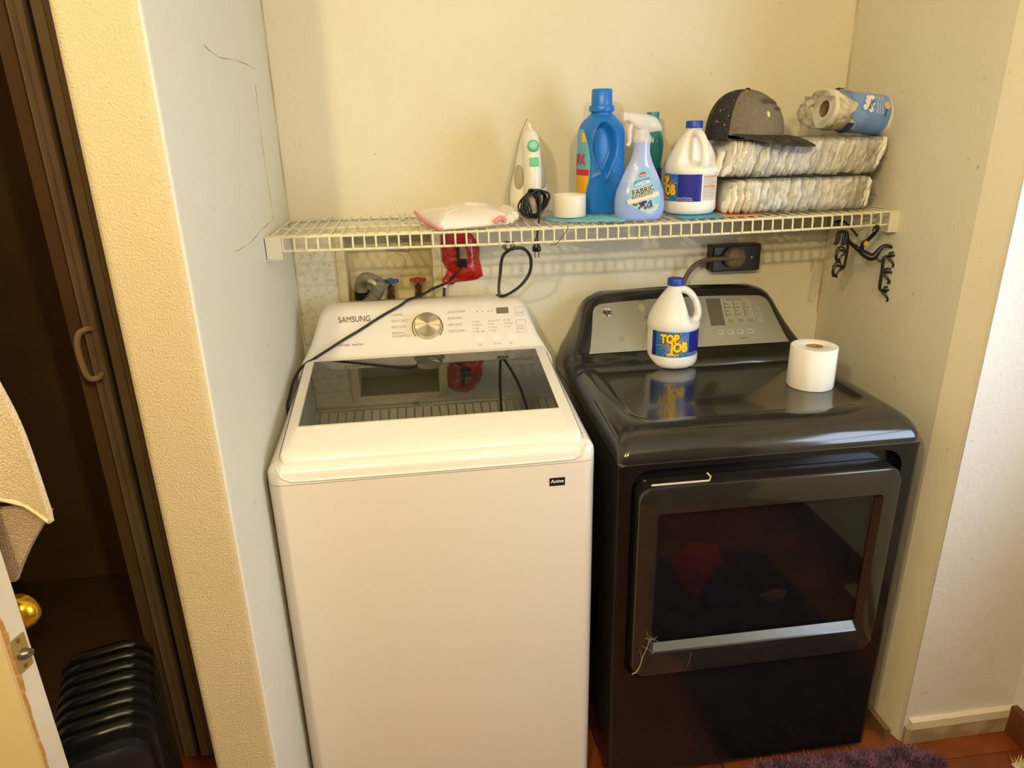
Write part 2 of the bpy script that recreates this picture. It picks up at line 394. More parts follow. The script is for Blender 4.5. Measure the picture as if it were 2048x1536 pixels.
ht = thing('radiator_heater', 'black finned portable radiator heater standing in the dark nook', 'heater', (-.29, -.9, 0))
m_fin = mat('black_heater_enamel', '0b0a0b', .3, spec=.4)
def fin(cx, cy, w, t, h, mesh=None):
    rr = []
    for (o_, ti) in ((0, -.5), (.006, -.5), (.006, .5), (0, .5)):
        pass
    ang = R_(18.5); ca, sa = math.cos(ang), math.sin(ang)
    rings = []
    for yy, ins in ((-t/2, .008), (-t/4, .001), (t/4, 0), (t/2, .008)):
        P = rrect(-w/2+ins, w/2-ins, .05+ins, h-ins, (.05, .05, .03, .03), 6)
        rings.append([(cx+x*ca-yy*sa, cy+x*sa+yy*ca, z) for x, z, _ in P])
    return loft(rings)
for i in range(8):
    f = i/7
    cx, cy = -.325+.070*f, -.757-.213*f
    o = obj('fin', fin(cx, cy, .165, .022, .62), m_fin, ht, smooth=50)
def hx(x, y, z):
    a = R_(18.5); return (-.252+x*math.cos(a)-y*math.sin(a), -.982+x*math.sin(a)+y*math.cos(a), z)
obj('control_box', loft([[hx(x, yy, z) for x, z, _ in rrect(-.07+i_, .07-i_, .08+i_, .595-i_, .04, 5)] for yy, i_ in ((0, 0), (-.022, .0), (-.030, .012))]), mat('black_heater_plastic', '171415', .4), ht)
obj('control_dial', loft([[hx(.022*q*math.cos(a), yy, .53+.022*q*math.sin(a)) for a in [2*PI*k/20 for k in range(20)]] for yy, q in ((-.030, 1), (-.040, 1), (-.043, .8))]), m_blk, ht)
for s in (-1, 1):
    obj('foot', tube([(-.40, -.80, .03), (-.25, -.755, .03)] if s < 0 else [(-.34, -.985, .03), (-.185, -.935, .03)], .012, 8), m_blk, ht)
    for e_ in (-1, 1):
        cx, cy = ((-.40, -.80), (-.25, -.755))[(e_+1)//2] if s < 0 else ((-.34, -.985), (-.185, -.935))[(e_+1)//2]
        obj('caster', xf(lathe([(.010, -.008), (.018, -.006), (.018, .006), (.010, .008)], 14), Matrix.Translation((cx, cy, .018)) @ Matrix.Rotation(PI/2, 4, 'Y')), m_blk, ht)

# ---------------------------------------------------------------- open door at lower left
B = Vector((-.24872, -1.07518, 0)); e1 = Vector((.258819, .965926, 0)); d1 = Vector((-.965926, .258819, 0))
Fp = B-e1*.035
m_dpaint = mat('door_paint', 'd9cdb8', .45, var='cfc4b0', vscale=5)
m_dface = mat('door_face_lamp_tint', 'e2cfa2', .5)  # warmer copy of the door paint, lamp light put into its colour
dd = thing('open_door', 'white painted door standing open at lower left, its latch edge toward the viewer', 'door', (Fp.x, Fp.y, 0))
def quadbox(P, a, b, z0, z1):
    pts = [P, P+a, P+a+b, P+b]
    return [(p.x, p.y, z) for z in (z0, z1) for p in pts], [(3, 2, 1, 0), (4, 5, 6, 7)]+[(i, (i+1) % 4, 4+(i+1) % 4, 4+i) for i in range(4)]
lf = obj('door_leaf', quadbox(Fp, e1*.035, d1*.75, .01, 2.03), m_dpaint, dd, smooth=0, bevel=.0015)
obj('face_lamp_tint', quadbox(Fp-e1*.0012+d1*.004, e1*.0012, d1*.744, .012, 2.028), m_dface, lf, smooth=0)  # thin sheet carrying the warm-lit tone of the face
# chipped tan paint along the front arris
q = []
rr = random.Random(3)
V, F = [], []
z = .55; i = 0
while z < 1.05:
    w = .0035+.004*abs(nz((z*23, 1, 2)))+(.003 if .83 < z < .93 else 0)
    a = Fp-e1*.0016-d1*.0006; b_ = Fp-d1*.0006+e1*w
    V += [(a.x, a.y, z), (b_.x, b_.y, z)]
    if i: F.append((2*i-2, 2*i-1, 2*i+1, 2*i))
    z += .004; i += 1
obj('worn_edge', (V, F), mat('bare_tan_wood', 'b07a36', .7, var='c99a5a', vscale=80), lf, smooth=0)
m_lbr = mat('latch_brass', 'b99c5e', .4, metal=.6)
ex = lambda s, z, o=.0: (lambda p: (p.x, p.y, z))(Fp+e1*s-d1*(.0008+o))
zl = .884
Pe = lambda u, v: ex(.0175+u, zl+v)
lp = obj('latch_plate', join(rpatch(-.0125, .0125, -.028, .028, .0035, Pe)), m_lbr, dd, smooth=0, label='brass latch faceplate on the door edge')
for s in (-1, 1):
    obj('screw', disc2(0, s*.021, .0035, lambda u, v: ex(.0175+u, zl+v, .0005), 12), mat('screw_brass', '8f7444', .4, metal=.7), lp, smooth=0)
def bolt():
    c = Vector(ex(.0175, zl-.001)); rings = []
    for h_, sc_ in ((0, 1), (.006, 1), (.011, .75)):
        rings.append([tuple(c-d1*h_+e1*(.0088*sc_*math.cos(a)+(.003*(1-sc_)*4))+Vector((0, 0, 1))*.0075*sc_*math.sin(a)) for a in [2*PI*k/16 for k in range(16)]])
    return loft(rings)
obj('latch_bolt', bolt(), mat('worn_steel', '7c7468', .35, metal=.8), dd)
kc = B+e1*.052+d1*.060
rings = []
for r, h_ in ((.026, -.052), (.026, -.047), (.012, -.044), (.011, -.02), (.022, -.014), (.0275, -.004), (.028, .004), (.026, .012), (.018, .016), (.006, .0175)):
    rings.append([tuple(kc+e1*h_+d1*(r*math.cos(a))+Vector((0, 0, .893+r*math.sin(a)))) for a in [2*PI*k/28 for k in range(28)]])
obj('door_knob', loft(rings), mat('polished_brass', 'f0c233', .16, metal=.85), dd, label='polished brass knob')

# bath towel hanging behind the open door edge
m_tw = mat('cream_terry', 'dcc9a8', .95, bump=1, bscale=420, bdist=.004)
tw = thing('bath_towel', 'cream terry bath towel hanging behind the edge of the open door', 'towel', (-.2, -1.07, 1.08))
n0 = B+e1*.014
def tp(s, z, o=0):
    p = n0+d1*s+e1*(o+.006*math.sin(s*60+z*9)); return (p.x, p.y, z)
def slab(outline_rows, nu, th):
    A, Fq = rows(outline_rows, nu, lambda u, v: tp(u, v))
    Bv, Fr = rows(outline_rows, nu, lambda u, v: tp(u, v, th))
    n = len(A); m_ = nu+1; R = len(outline_rows)
    F = Fq+[tuple(i+n for i in reversed(f)) for f in Fr]
    for k in range(R-1):
        F.append((k*m_, (k+1)*m_, (k+1)*m_+n, k*m_+n)); F.append((k*m_+nu, k*m_+nu+n, (k+1)*m_+nu+n, (k+1)*m_+nu))
    for i in range(nu):
        F.append((i, i+n, i+1+n, i+1)); b0 = (R-1)*m_+i; F.append((b0, b0+1, b0+1+n, b0+n))
    return A+Bv, F
right = [(2.04, .03), (1.6, 0.0), (1.40, -.022), (1.253, -.049), (1.199, -.060), (1.134, -.071), (1.095, -.076), (1.080, -.075)]
hem = []
zr = []
for k in range(len(right)-1):
    for j in range(5):
        t = j/5; zr.append((right[k][0]*(1-t)+right[k+1][0]*t, right[k][1]*(1-t)+right[k+1][1]*t))
zr.append(right[-1])
rs = [(z, s, .30) for z, s in zr]
def tpw(u, v):
    # lower edge rises toward the hinge side
    return u, v
def hemz(u, v):
    lo = 1.080+(u+.075)*.42 if u < .1 else 1.1535
    return max(v, lo)
A, Fq = rows(rs, 24, lambda u, v: tp(u, hemz(u, v), 0.001*nz((u*60, v*60, 0))))
Bv, Fr = rows(rs, 24, lambda u, v: tp(u, hemz(u, v), .009))
n = len(A)
obj('front_fall', (A+Bv, Fq+[tuple(i+n for i in reversed(f)) for f in Fr]+[((k)*25, (k+1)*25, (k+1)*25+n, k*25+n) for k in range(len(rs)-1)]), m_tw, tw, smooth=60)
obj('hem', tube([tp(u, hemz(u, 0)+.002, .003) for u in [-.074+.02*i for i in range(9)]], .0045, 8), mat('cream_hem', 'e2d2b4', .9), tw)
tail = [(1.090-.118*t, -.066+.085*t+.008*math.sin(t*PI), .12) for t in [i/10 for i in range(11)]]
A, Fq = rows(tail, 10, lambda u, v: tp(u, v, .012)); Bv, Fr = rows(tail, 10, lambda u, v: tp(u, v, .02)); n = len(A)
obj('back_fall', (A+Bv, Fq+[tuple(i+n for i in reversed(f)) for f in Fr]+[(k*11, (k+1)*11, (k+1)*11+n, k*11+n) for k in range(10)]), mat('cream_terry_shaded', 'b8a084', .95, bump=1, bscale=420, bdist=.004), tw, smooth=60)  # darker terry paints in the shade on the towel's far side
obj('over_door_fold', quadbox(B-e1*.05+d1*.02, e1*.078, d1*.28, 2.031, 2.043), m_tw, tw, bevel=.004)
obj('hanging_side', quadbox(B-e1*.05+d1*.02, e1*.009, d1*.28, 1.75, 2.04), m_tw, tw, bevel=.003)

# ---------------------------------------------------------------- washing machine
def table(T, z):
    if z <= T[0][0]: return T[0][1]
    for (a, b), (c, d) in zip(T, T[1:]):
        if z <= c: return b+(d-b)*(z-a)/(c-a)
    return T[-1][1]
wx0, wx1, wy = .006, .676, -.681
ws = thing('washing_machine', 'white top-loading washing machine with dark glass lid, left of the charcoal dryer', 'washing machine', (.34, -.37, 0))
obj('cabinet', loft([rrect(wx0+i_, wx1-i_, wy+i_, -.06, (.004, .004, .03, .03), 6, z) for i_, z in ((0, .02), (0, .885), (0, .8985))]), m_cab, ws, smooth=35)
ztop = lambda y: .937+(min(max(y, -.66), -.2)+.655)*.128
for fx in (.05, .63):
    for fy in (-.63, -.12):
        obj('foot', lathe([(.02, 0), (.022, .004), (.022, .014), (.012, .02)], 14, (fx, fy, 0)), m_blkr, ws)
obj('seam', loft([rrect(wx0+.0015, wx1-.0015, wy+.0015, -.06, (.004, .004, .029, .029), 6, z) for z in (.897, .902)]), mat('seam_shadow_gap', '9a8f80', .7), ws)
rings = []
for ix, iy, z in ((0, 0, .9005), (0, 0, .912), (.0005, .001, .918)):
    rings.append(rrect(wx0+ix, wx1-ix, wy+iy, -.06, (.004, .004, .03, .03), 8, z))
for k in range(1, 8):
    a = PI/2*k/7; s_, c_ = math.sin(a), 1-math.cos(a)
    P = rrect(wx0+.0005+c_*.026, wx1-.0005-c_*.026, wy+.001+c_*.020, -.06, (.004, .004, .03-.004*c_, .03-.004*c_), 8)
    rings.append([(x, y, .918+(ztop(y)-.918)*s_) for x, y, _ in P])
P = rrect(wx0+.04, wx1-.04, wy+.05, -.07, .01, 8); rings.append([(x, y, ztop(y)) for x, y, _ in P])
obj('top_cover', loft(rings), m_white, ws, smooth=50)
# finger scoop under the lid lip
def cz(x, y): return ztop(y)
Lx0, Lx1, Ly0, Ly1 = .033, .650, -.664, -.214
def lidring(i_, dz, y0=Ly0, fr=.022):
    P = rrect(Lx0+i_, Lx1-i_, y0+i_, Ly1-i_*.2, (.006, .006, fr, fr), 8)
    return [(x, y, ztop(y)+dz+(0 if y > Ly0+.03 else -.010*((Ly0+.03-y)/.03)**2)) for x, y, _ in P]
obj('lid_gap', loft([lidring(-.0055, -.004), lidring(-.0055, .002)]), mat('lid_gap_shade', '4c463a', .8), ws)  # dark slab stands in for the shade in the gap around the lid
obj('scoop_edge', tube([(.030, -.6775, .940), (.036, -.6805, .921), (.052, -.6815, .911), (.085, -.6820, .908), (.34, -.6822, .907), (.60, -.6820, .908), (.630, -.6815, .911), (.645, -.6805, .921), (.651, -.6775, .940)], .0022, 8, smooth=6), m_white, ws, smooth=60)
lid = obj('lid', loft([lidring(.002, 0), lidring(0, .004), lidring(0, .012), lidring(.0025, .0165), lidring(.006, .018), lidring(.02, .0182)]), m_white, ws, smooth=50)
PG = lambda u, v, o=.0188: (u, v, ztop(v)+o)
gl = obj('glass', rows([(-.549+.316*k/10, .058-.0*k, .622) for k in range(11)], 12, lambda u, v: PG(u, v)), m_lidglass, lid, smooth=60)
obj('glass_rim', tube([PG(.058, -.549), PG(.622, -.549), PG(.622, -.233), PG(.058, -.233), PG(.058, -.549)], .0012, 5), mat('glass_rim_grey', 'b8ae96', .5), lid)
# console
YF = [(.95, -.25), (.985, -.241), (.993, -.226), (1.003, -.2085), (1.02, -.1916), (1.09, -.1377), (1.103, -.1277), (1.111, -.118), (1.117, -.104), (1.120, -.085)]
XI = [(.95, .006), (.98, .008), (1.0, .018), (1.03, .036), (1.06, .048), (1.085, .056), (1.10, .063), (1.11, .071), (1.117, .083), (1.120, .10)]
rings = []
for z in (.95, .97, .985, .989, .993, .998, 1.003, 1.01, 1.02, 1.035, 1.05, 1.07, 1.09, 1.097, 1.103, 1.107, 1.111, 1.114, 1.117, 1.119, 1.120):
    i_ = table(XI, z); rings.append(rrect(wx0+i_, wx1-i_, table(YF, z), -.055, (.006, .006, .018, .018), 6, z))
cn = obj('console', loft(rings), m_white, ws, smooth=60)
PW = lambda u, v, o=.0008: (u, table(YF, v)-o, v+o*.6)
def wtext(s, size, u, v, mt=m_inkg, **k): return text('panel_print', s, size, PW, mt, cn, u=u, v=v, **k)
text('maker_lettering', 'SAMSUNG', .0185, PW, m_ink, cn, u=.117, v=1.084, bold=0, sx=.98)
wtext('Self Clean   SmartCare', .0068, .117, 1.032, m_ink)
for i, s in enumerate(('NORMAL', 'HEAVY DUTY', 'DELICATES', 'BEDDING /\nWATERPROOF')): wtext(s, .0075, .254, 1.092-.0135*i)
for i, s in enumerate(('QUICK WASH', 'RINSE+SPIN', 'SPIN ONLY', 'DEEP CLEAN')): wtext(s, .0075, .402, 1.092-.0145*i)
for c, (u, L_) in enumerate(((.468, ('Heavy', 'Normal', 'Light', 'Extra Light')), (.511, ('Extra Hot', 'Hot', 'Warm', 'Cold')), (.553, ('High', 'Medium', 'Low')))):
    for i, s in enumerate(L_):
        wtext(s, .0055, u+.005, 1.068-.0075*i); obj('indicator', disc2(u, 1.0698-.0075*i, .0011, PW, 8), m_ink, cn, smooth=0)
    obj('key', rpatch(u+.002, u+.026, 1.024, 1.037, .004, PW), m_keyw, cn, smooth=0)
    wtext(('Temp', 'Soil Level', 'Spin')[c], .005, u+.006, 1.016)
for i, u in enumerate((.482, .496, .511, .521)): obj('indicator', disc2(u, 1.092, .0012, PW, 8), m_ink, cn, smooth=0)
obj('display', rpatch(.533, .566, 1.085, 1.099, .001, PW), m_lcd, cn, smooth=0)
for (a, b, c, d, s) in ((.584, .606, 1.079, 1.098, 'POWER'), (.584, .608, 1.040, 1.068, 'START\nPAUSE')):
    obj('key_outline', tube([PW(a, c), PW(b, c), PW(b, d), PW(a, d), PW(a, c)], .0004, 4), m_inkg, cn)
    wtext(s, .0055, a+.003, c+(.004 if s == 'POWER' else .012))
kn = Vector((.347, -.1585, 1.064)); nrm = Vector((0, -.79, .61)).normalized(); ux = Vector((1, 0, 0)); uy = nrm.cross(ux)*-1
if uy.z < 0: uy = -uy
def dial(prof, n=48): return loft([[tuple(kn+nrm*h_+ux*r*math.cos(2*PI*k/n)+uy*r*math.sin(2*PI*k/n)) for k in range(n)] for r, h_ in prof])
mk = bpy.data.materials.new('radial_brushed_steel'); mk.use_nodes = True; nt = mk.node_tree; b = nt.nodes['Principled BSDF']
b.inputs['Base Color'].default_value = lin('d0c6ae'); b.inputs['Metallic'].default_value = 1; b.inputs['Roughness'].default_value = .33
b.inputs['Anisotropic'].default_value = .9
tg = nt.nodes.new('ShaderNodeTangent'); tg.direction_type = 'RADIAL'; tg.axis = 'Z'; nt.links.new(tg.outputs[0], b.inputs['Tangent'])
# the dial face is its own mesh with its own axis so that the radial brushing follows it
dl = obj('dial', ([], []), mk, cn)
n = 48; ds = [(r*math.cos(2*PI*k/n), r*math.sin(2*PI*k/n), h_) for r, h_ in ((.0355, 0), (.0345, .018), (.033, .0215), (.0325, .022), (.006, .0221)) for k in range(n)]
v_, f_ = loft([ds[i*n:(i+1)*n] for i in range(5)]); dl.data.from_pydata(v_, [], f_)
for p in dl.data.polygons: p.use_smooth = True
dl.data.set_sharp_from_angle(angle=R_(35))
Mw = Matrix((ux, uy, nrm)).transposed().to_4x4(); Mw.translation = kn-Vector((.34, -.37, 0)); dl.matrix_local = Mw
arc = [tuple(kn+nrm*.001+ux*.040*math.cos(R_(a))+uy*.040*math.sin(R_(a))) for a in range(-40, 221, 6)]
obj('dial_track', tube(arc, .0012, 5), mat('track_bronze', '5e5138', .4), cn)
# badges low on the front
PFw = lambda u, v, o=.001: (u, wy-o, v)
bd = obj('badge_sticker', rpatch(.575, .608, .849, .868, .0006, PFw), mat('sticker_black', '1c1812', .5), ws, smooth=0)
text('badge_print', 'Active', .0105, lambda u, v: PFw(u, v, .0014), m_whi, bd, u=.578, v=.8565, bold=.0002)

# ---------------------------------------------------------------- dryer
dx0, dx1, dy = .717, 1.402, -.701
dy_ = thing('clothes_dryer', 'charcoal front-loading clothes dryer with silver control panel, right of the white washer', 'dryer', (1.06, -.38, 0))
# cabinet with a real recess for the door
bz0, bz1, bx0, bx1 = .337, .878, .746, 1.362
def frontplate(x0, x1, z0, z1, hx0, hx1, hz0, hz1, y0, y1, ro, ri, N=8):
    O = rrect(x0, x1, z0, z1, ro, N); I = rrect(hx0, hx1, hz0, hz1, ri, N)
    return loft([[(x, y0, z) for x, z, _ in O], [(x, y0, z) for x, z, _ in I], [(x, y1, z) for x, z, _ in I]], False, True)
obj('cabinet', loft([rrect(dx0+i_, dx1-i_, dy+.03, -.07, .01, 5, z) for i_, z in ((0, .02), (0, .8895))]), m_charf, dy_, smooth=35)
obj('front_panel', join(loft([[(x, y, z) for x, z, _ in rrect(dx0+i_, dx1-i_, .02+i_, .8895, (.002, .002, .004, .004), 8)] for y, i_ in ((dy+.032, 0), (dy+.012, 0), (dy+.003, .003), (dy, .010))], False, False),
    frontplate(dx0+.010, dx1-.010, .03, .8895, bx0, bx1, bz0, bz1, dy, dy+.028, (.002, .002, .004, .004), (.045, .045, .045, .045))), m_charf, dy_, smooth=35)
for fx in (.76, 1.36):
    for fy in (-.65, -.12):
        obj('foot', lathe([(.02, 0), (.022, .004), (.022, .014), (.012, .02)], 14, (fx, fy, 0)), m_blkr, dy_)
obj('seam', loft([rrect(dx0+.002, dx1-.002, dy+.003, -.07, .01, 5, z) for z in (.888, .893)]), mat('seam_glint', '6a645a', .3), dy_)
# top cover: rolled front, soft sides, sunken work surface
rings = [rrect(dx0, dx1, dy, -.06, (.004, .004, .022, .022), 8, .8925), rrect(dx0, dx1, dy, -.06, (.004, .004, .022, .022), 8, .897)]
for k in range(1, 11):
    a = PI/2*k/10; s_, c_ = math.sin(a), 1-math.cos(a)
    rings.append(rrect(dx0+c_*.040, dx1-c_*.040, dy+c_*.085, -.06, (.004, .004, .022+.012*c_, .022+.012*c_), 8, .897+.050*s_))
def bow(P, amt): return [(x, y-(amt*(1-((x-1.06)/.3)**2) if y < -.3 else 0), z) for x, y, z in P]
rings.append(bow(rrect(dx0+.055, dx1-.055, dy+.10, -.07, (.004, .004, .05, .05), 8, .9475), .012))
rings.append(bow(rrect(dx0+.062, dx1-.062, dy+.108, -.075, (.004, .004, .05, .05), 8, .9455), .014))
rings.append(bow(rrect(dx0+.072, dx1-.072, dy+.122, -.08, (.004, .004, .05, .05), 8, .9395), .016))
rings.append(bow(rrect(dx0+.080, dx1-.080, dy+.132, -.085, (.004, .004, .045, .045), 8, .9380), .016))
rings.append(rrect(dx0+.13, dx1-.13, dy+.2, -.09, .02, 8, .9378))
obj('top_cover', loft(rings), m_char, dy_, smooth=50)
DT = .938
# console
DYF = [(.93, -.255), (.945, -.250), (.955, -.238), (.963, -.224), (.972, -.203), (1.085, -.1005), (1.092, -.095), (1.10, -.085), (1.104, -.07)]
DXI = [(.93, .000), (.945, .003), (.955, .006), (.97, .014), (.99, .026), (1.02, .042), (1.05, .054), (1.07, .061), (1.085, .070), (1.095, .083), (1.101, .10), (1.104, .125)]
def crown(x): return .012*(1-((x-1.06)/.3)**2)
rings = []
for z in (.93, .945, .95, .955, .963, .972, .98, .99, 1.0, 1.02, 1.035, 1.05, 1.06, 1.07, 1.078, 1.085, 1.09, 1.095, 1.099, 1.102, 1.104):
    i_ = table(DXI, z); t = sstep(.96, 1.08, z)
    P = rrect(dx0+i_, dx1-i_, table(DYF, z), -.055, (.006, .006, .028, .028), 6, z)
    # more points along the front so that the crown can bend it
    out = []
    for a, b_ in zip(P, P[1:]+P[:1]):
        out.append(a)
        if abs(a[0]-b_[0]) > .2:
            for j in range(1, 10): out.append(tuple(a[c]+(b_[c]-a[c])*j/10 for c in range(3)))
    rings.append([(x, y, zz+crown(x)*t) for x, y, zz in out])
dc = obj('console', loft(rings), m_char, dy_, smooth=60)
def PD(u, v, o=.0015):
    y = -.203+(v-.972)*(.1025/.113); return (u, y-o, v+o+crown(u)*sstep(.96, 1.08, v))
rs = []
for k in range(21):
    t = k/20; z = .974+.107*t; w = .286-.033*t**.8
    r = .02
    if 1.081-z < r: w -= r-math.sqrt(max(0, r*r-(r-(1.081-z))**2))
    rs.append((z, 1.06-w, 1.06+w))
sp_ = obj('control_panel', rows(rs, 20, PD), m_silver, dc, smooth=60, label='silver control panel')
PD2 = lambda u, v: PD(u, v, .0022)
PD3 = lambda u, v: PD(u, v, .0028)
# round emblem
ctr = Vector(PD(.842, 1.060, .001)); nn = Vector((0, -.74, .67)); uu = Vector((1, 0, 0)); vv = Vector((0, .67, .74))
eb = obj('emblem', loft([[tuple(ctr+nn*h_+uu*r*math.cos(2*PI*k/28)+vv*r*math.sin(2*PI*k/28)) for k in range(28)] for r, h_ in ((.0125, 0), (.0125, .003), (.011, .004), (.010, .0035))]), mat('chrome_emblem', 'cfcbbd', .15, metal=1), dc)
Pm = lambda u, v: tuple(ctr+nn*.0045+uu*u+vv*v)
text('emblem_letters', 'GE', .013, Pm, m_ink, eb, u=0, v=-.0045, align='CENTER', sx=.8, shear=.2, bold=.0003)
for (u, v, s) in ((.936, 1.077, 'Delicate'), (.944, 1.041, 'Start')):
    text('panel_print', s, .006, PD2, m_ink, dc, u=u, v=v)
for (u, v) in ((.941, 1.063), (.947, 1.026), (1.02, 1.066)):
    obj('round_key', disc2(u, v, .009, PD2), m_silverk, dc, smooth=0)
obj('rating_label', rpatch(.862, .878, .996, 1.008, .0005, PD2), mat('faded_label', '8f8e7c', .6), dc, smooth=0)
obj('display', rpatch(1.130, 1.172, 1.016, 1.074, .001, PD2), mat('grey_display', '5e594c', .25), dc, smooth=0)
obj('indicator_field', rpatch(1.172, 1.262, 1.016, 1.074, .001, PD2), mat('panel_field', '9d9882', .45), dc, smooth=0)
for i in range(3):
    u = 1.180+.028*i
    obj('indicator_column', tube([PD3(u, 1.066-.0*i), PD3(u, 1.032)], .0007, 4), m_ink, dc)
    for j in range(4): text('panel_print', ('More', 'Normal', 'Less', 'Damp')[j], .0048, PD3, m_ink, dc, u=u+.003, v=1.059-.0075*j)
    obj('key', rpatch(u+.001, u+.020, 1.020, 1.028, .002, PD3), mat('key_grey', '8a8470', .5), dc, smooth=0)
text('panel_print', 'ESTIMATED TIME', .006, PD3, m_ink, dc, u=1.190, v=1.068)
for i in range(4): obj('key', rpatch(1.143+.029*i, 1.163+.029*i, .996, 1.006, .003, PD2), m_silverk, dc, smooth=0); text('panel_print', ('Level', 'Heat', 'Time', 'Signal')[i], .005, PD3, m_ink, dc, u=1.146+.029*i, v=1.0)
for j in range(4): obj('key', rpatch(1.268, 1.287, 1.062-.014*j, 1.070-.014*j, .003, PD2), m_silverk, dc, smooth=0); text('panel_print', ('Power', 'Start', 'Pause', 'Lock')[j], .005, PD3, m_ink, dc, u=1.271, v=1.0645-.014*j)
text('panel_print', 'Hold 3 Sec', .005, PD2, m_ink, dc, u=1.205, v=.986)
# door
dz0, dz1, ddx0, ddx1 = .348, .844, .758, 1.357
dor = obj('door', None or loft([[(x, y, z) for x, z, _ in rrect(ddx0+i_, ddx1-i_, dz0+i_, dz1-i_, .035, 8)] for y, i_ in ((dy+.026, 0), (dy-.012, 0), (dy-.018, .003), (dy-.020, .008))]+
      [[(x, dy-.020, z) for x, z, _ in rrect(.800, 1.318, .414, .780, .010, 8)], [(x, dy-.017, z) for x, z, _ in rrect(.803, 1.315, .417, .777, .010, 8)], [(x, dy-.004, z) for x, z, _ in rrect(.810, 1.308, .432, .770, .008, 8)]], True, False), m_char, dy_, smooth=35)
obj('window_glass', rows([(.432+.338*k/4, .810, 1.308) for k in range(5)], 4, lambda u, v: (u, dy-.004, v)), mat('dark_door_glass', '0c0d0e', .04, spec=.7, alpha=.75), dor, smooth=0)
obj('bottom_sill', ([(.803, dy-.0172, .417), (1.315, dy-.0172, .417), (1.308, dy-.0045, .4325), (.810, dy-.0045, .4325)], [(0, 1, 2, 3)]), mat('pale_satin_bevel', '6e6e6b', .32, metal=.6), dor, smooth=0)  # sill bevel paler than the door around it
# drum behind the glass: an opening shape plus laundry
O = rrect(.806, 1.312, .428, .774, .01, 10)
D = rrect(.846, 1.284, .482, .754, (.15, .13, .03, .04), 10)
obj('inner_shield', loft([[(x, dy+.012, z) for x, z, _ in O], [(x, dy+.012, z) for x, z, _ in D], [(x, dy+.024, z) for x, z, _ in D]], False, True), mat('inner_black', '303234', .5), dor, smooth=30)
for nm, P, c in (('red_cloth', [(.86, .62), (.905, .665), (.965, .65), (.985, .60), (.95, .56), (.93, .515), (.90, .54), (.865, .59)], '8a1712'),
                 ('blue_cloth', [(.93, .50), (.96, .56), (1.0, .53), (1.04, .485), (1.02, .475), (.95, .475)], '1c2a44'),
                 ('pale_cloth', [(1.08, .50), (1.12, .515), (1.15, .505), (1.145, .478), (1.10, .476)], '6a5048')):
    n = len(P); cx = sum(p[0] for p in P)/n; cz_ = sum(p[1] for p in P)/n
    V = [(x, dy+.022, z) for x, z in [(q[0]-.006, q[1]+.012) for q in P]]+[(cx+(x-cx)*.7-.006, dy+.014, cz_+(z-cz_)*.7+.012) for x, z in P]
    obj('laundry', (V, [(i, (i+1) % n, n+(i+1) % n, n+i) for i in range(n)]+[tuple(range(n, 2*n))]), mat(nm, c, .9), dor, smooth=60, label=nm.replace('_', ' ')+' inside the drum')
hd = single('broken_strip', 'thin pale plastic strip lying along the top edge of the dryer door', 'strip', join(tube([(.785, dy-.016, .8495), (.795, dy-.010, .8465), (.913, dy-.010, .8465), (.918, dy-.004, .852), (.913, dy+.004, .8575)], .0022, 6)), mat('pale_strip', 'c9b794', .5))
# chipped corner on the door, bottom left
sc_ = [(.766, dy-.0205, .352), (.776, dy-.0208, .356), (.785, dy-.0206, .376), (.790, dy-.0206, .40), (.799, dy-.0206, .424), (.806, dy-.0206, .45)]
obj('chip_edge', tube([(x-.006, y, z+.012) for x, y, z in sc_], lambda t: .0016*(1-t*.6), 6, smooth=4), mat('bare_chip', 'a59271', .7), dor)
for a, b_ in (((.792, .45), (.815, .44)), ((.80, .455), (.83, .428)), ((.785, .43), (.812, .405)), ((.795, .47), (.80, .42)), ((.78, .42), (.786, .385)), ((.905, .395), (.897, .352)), ((.80, .44), (.822, .452))):
    obj('scratch', shift(tube([(a[0], dy-.0204, a[1]), ((a[0]+b_[0])/2+.003, dy-.0204, (a[1]+b_[1])/2), (b_[0], dy-.0204, b_[1])], .0006, 4, smooth=3), (-.006, 0, .012)), mat('scratch_grey', '6c6862', .7), dor)

# ---------------------------------------------------------------- wire shelf
def zf(x): return 1.3365-.0065*(1-((x-.77)/.77)**2)+.003*x/1.54
def deck(x, y): return 1.337+(zf(x)-1.337)*max(0, min(1, -y/.33))+.0025
SH = thing('wire_shelf', 'white vinyl-coated wire shelf across the alcove above washer and dryer', 'shelf', (.77, -.17, 1.30))
X0, X1 = .004, 1.532
def rod(y, dz=0, r=.0030, x0=X0, x1=X1):
    pts = []
    for i in range(21):
        x = x0+(x1-x0)*i/20; pts.append((x, y, deck(x, y)-.0025+dz))
    return tube(pts, r, 8)
for y, dz in ((-.012, -.004), (-.17, -.005), (-.275, -.005), (-.332, 0), (-.336, -.030)):
    obj('rod', rod(y, dz), m_wire, SH)
for i in range(60):
    x = .012+i*.0256
    z = zf(x)
    obj('wire', tube([(x, -.010, 1.337), (x, -.325, z+.0008), (x, -.334, z-.001), (x, -.3385, z-.006), (x, -.3395, z-.031)], .0023, 6), m_wire, SH)
for x0_, x1_, nm in ((.0, .036, 'a'), (1.490, 1.530, 'b')):
    xx = x0_ if nm == 'a' else x1_
    obj('end_bracket', join(box(x0_, x1_, -.346, -.342, zf(xx)-.047, zf(xx)+.002), box(x0_, x1_, -.346, -.30, zf(xx)-.049, zf(xx)-.045),
        box(x0_ if nm == 'a' else x1_-.003, x0_+.003 if nm == 'a' else x1_, -.346, -.27, zf(xx)-.047, zf(xx)+.004)), m_brk, SH, smooth=0, bevel=.0008, label='white plastic end bracket')
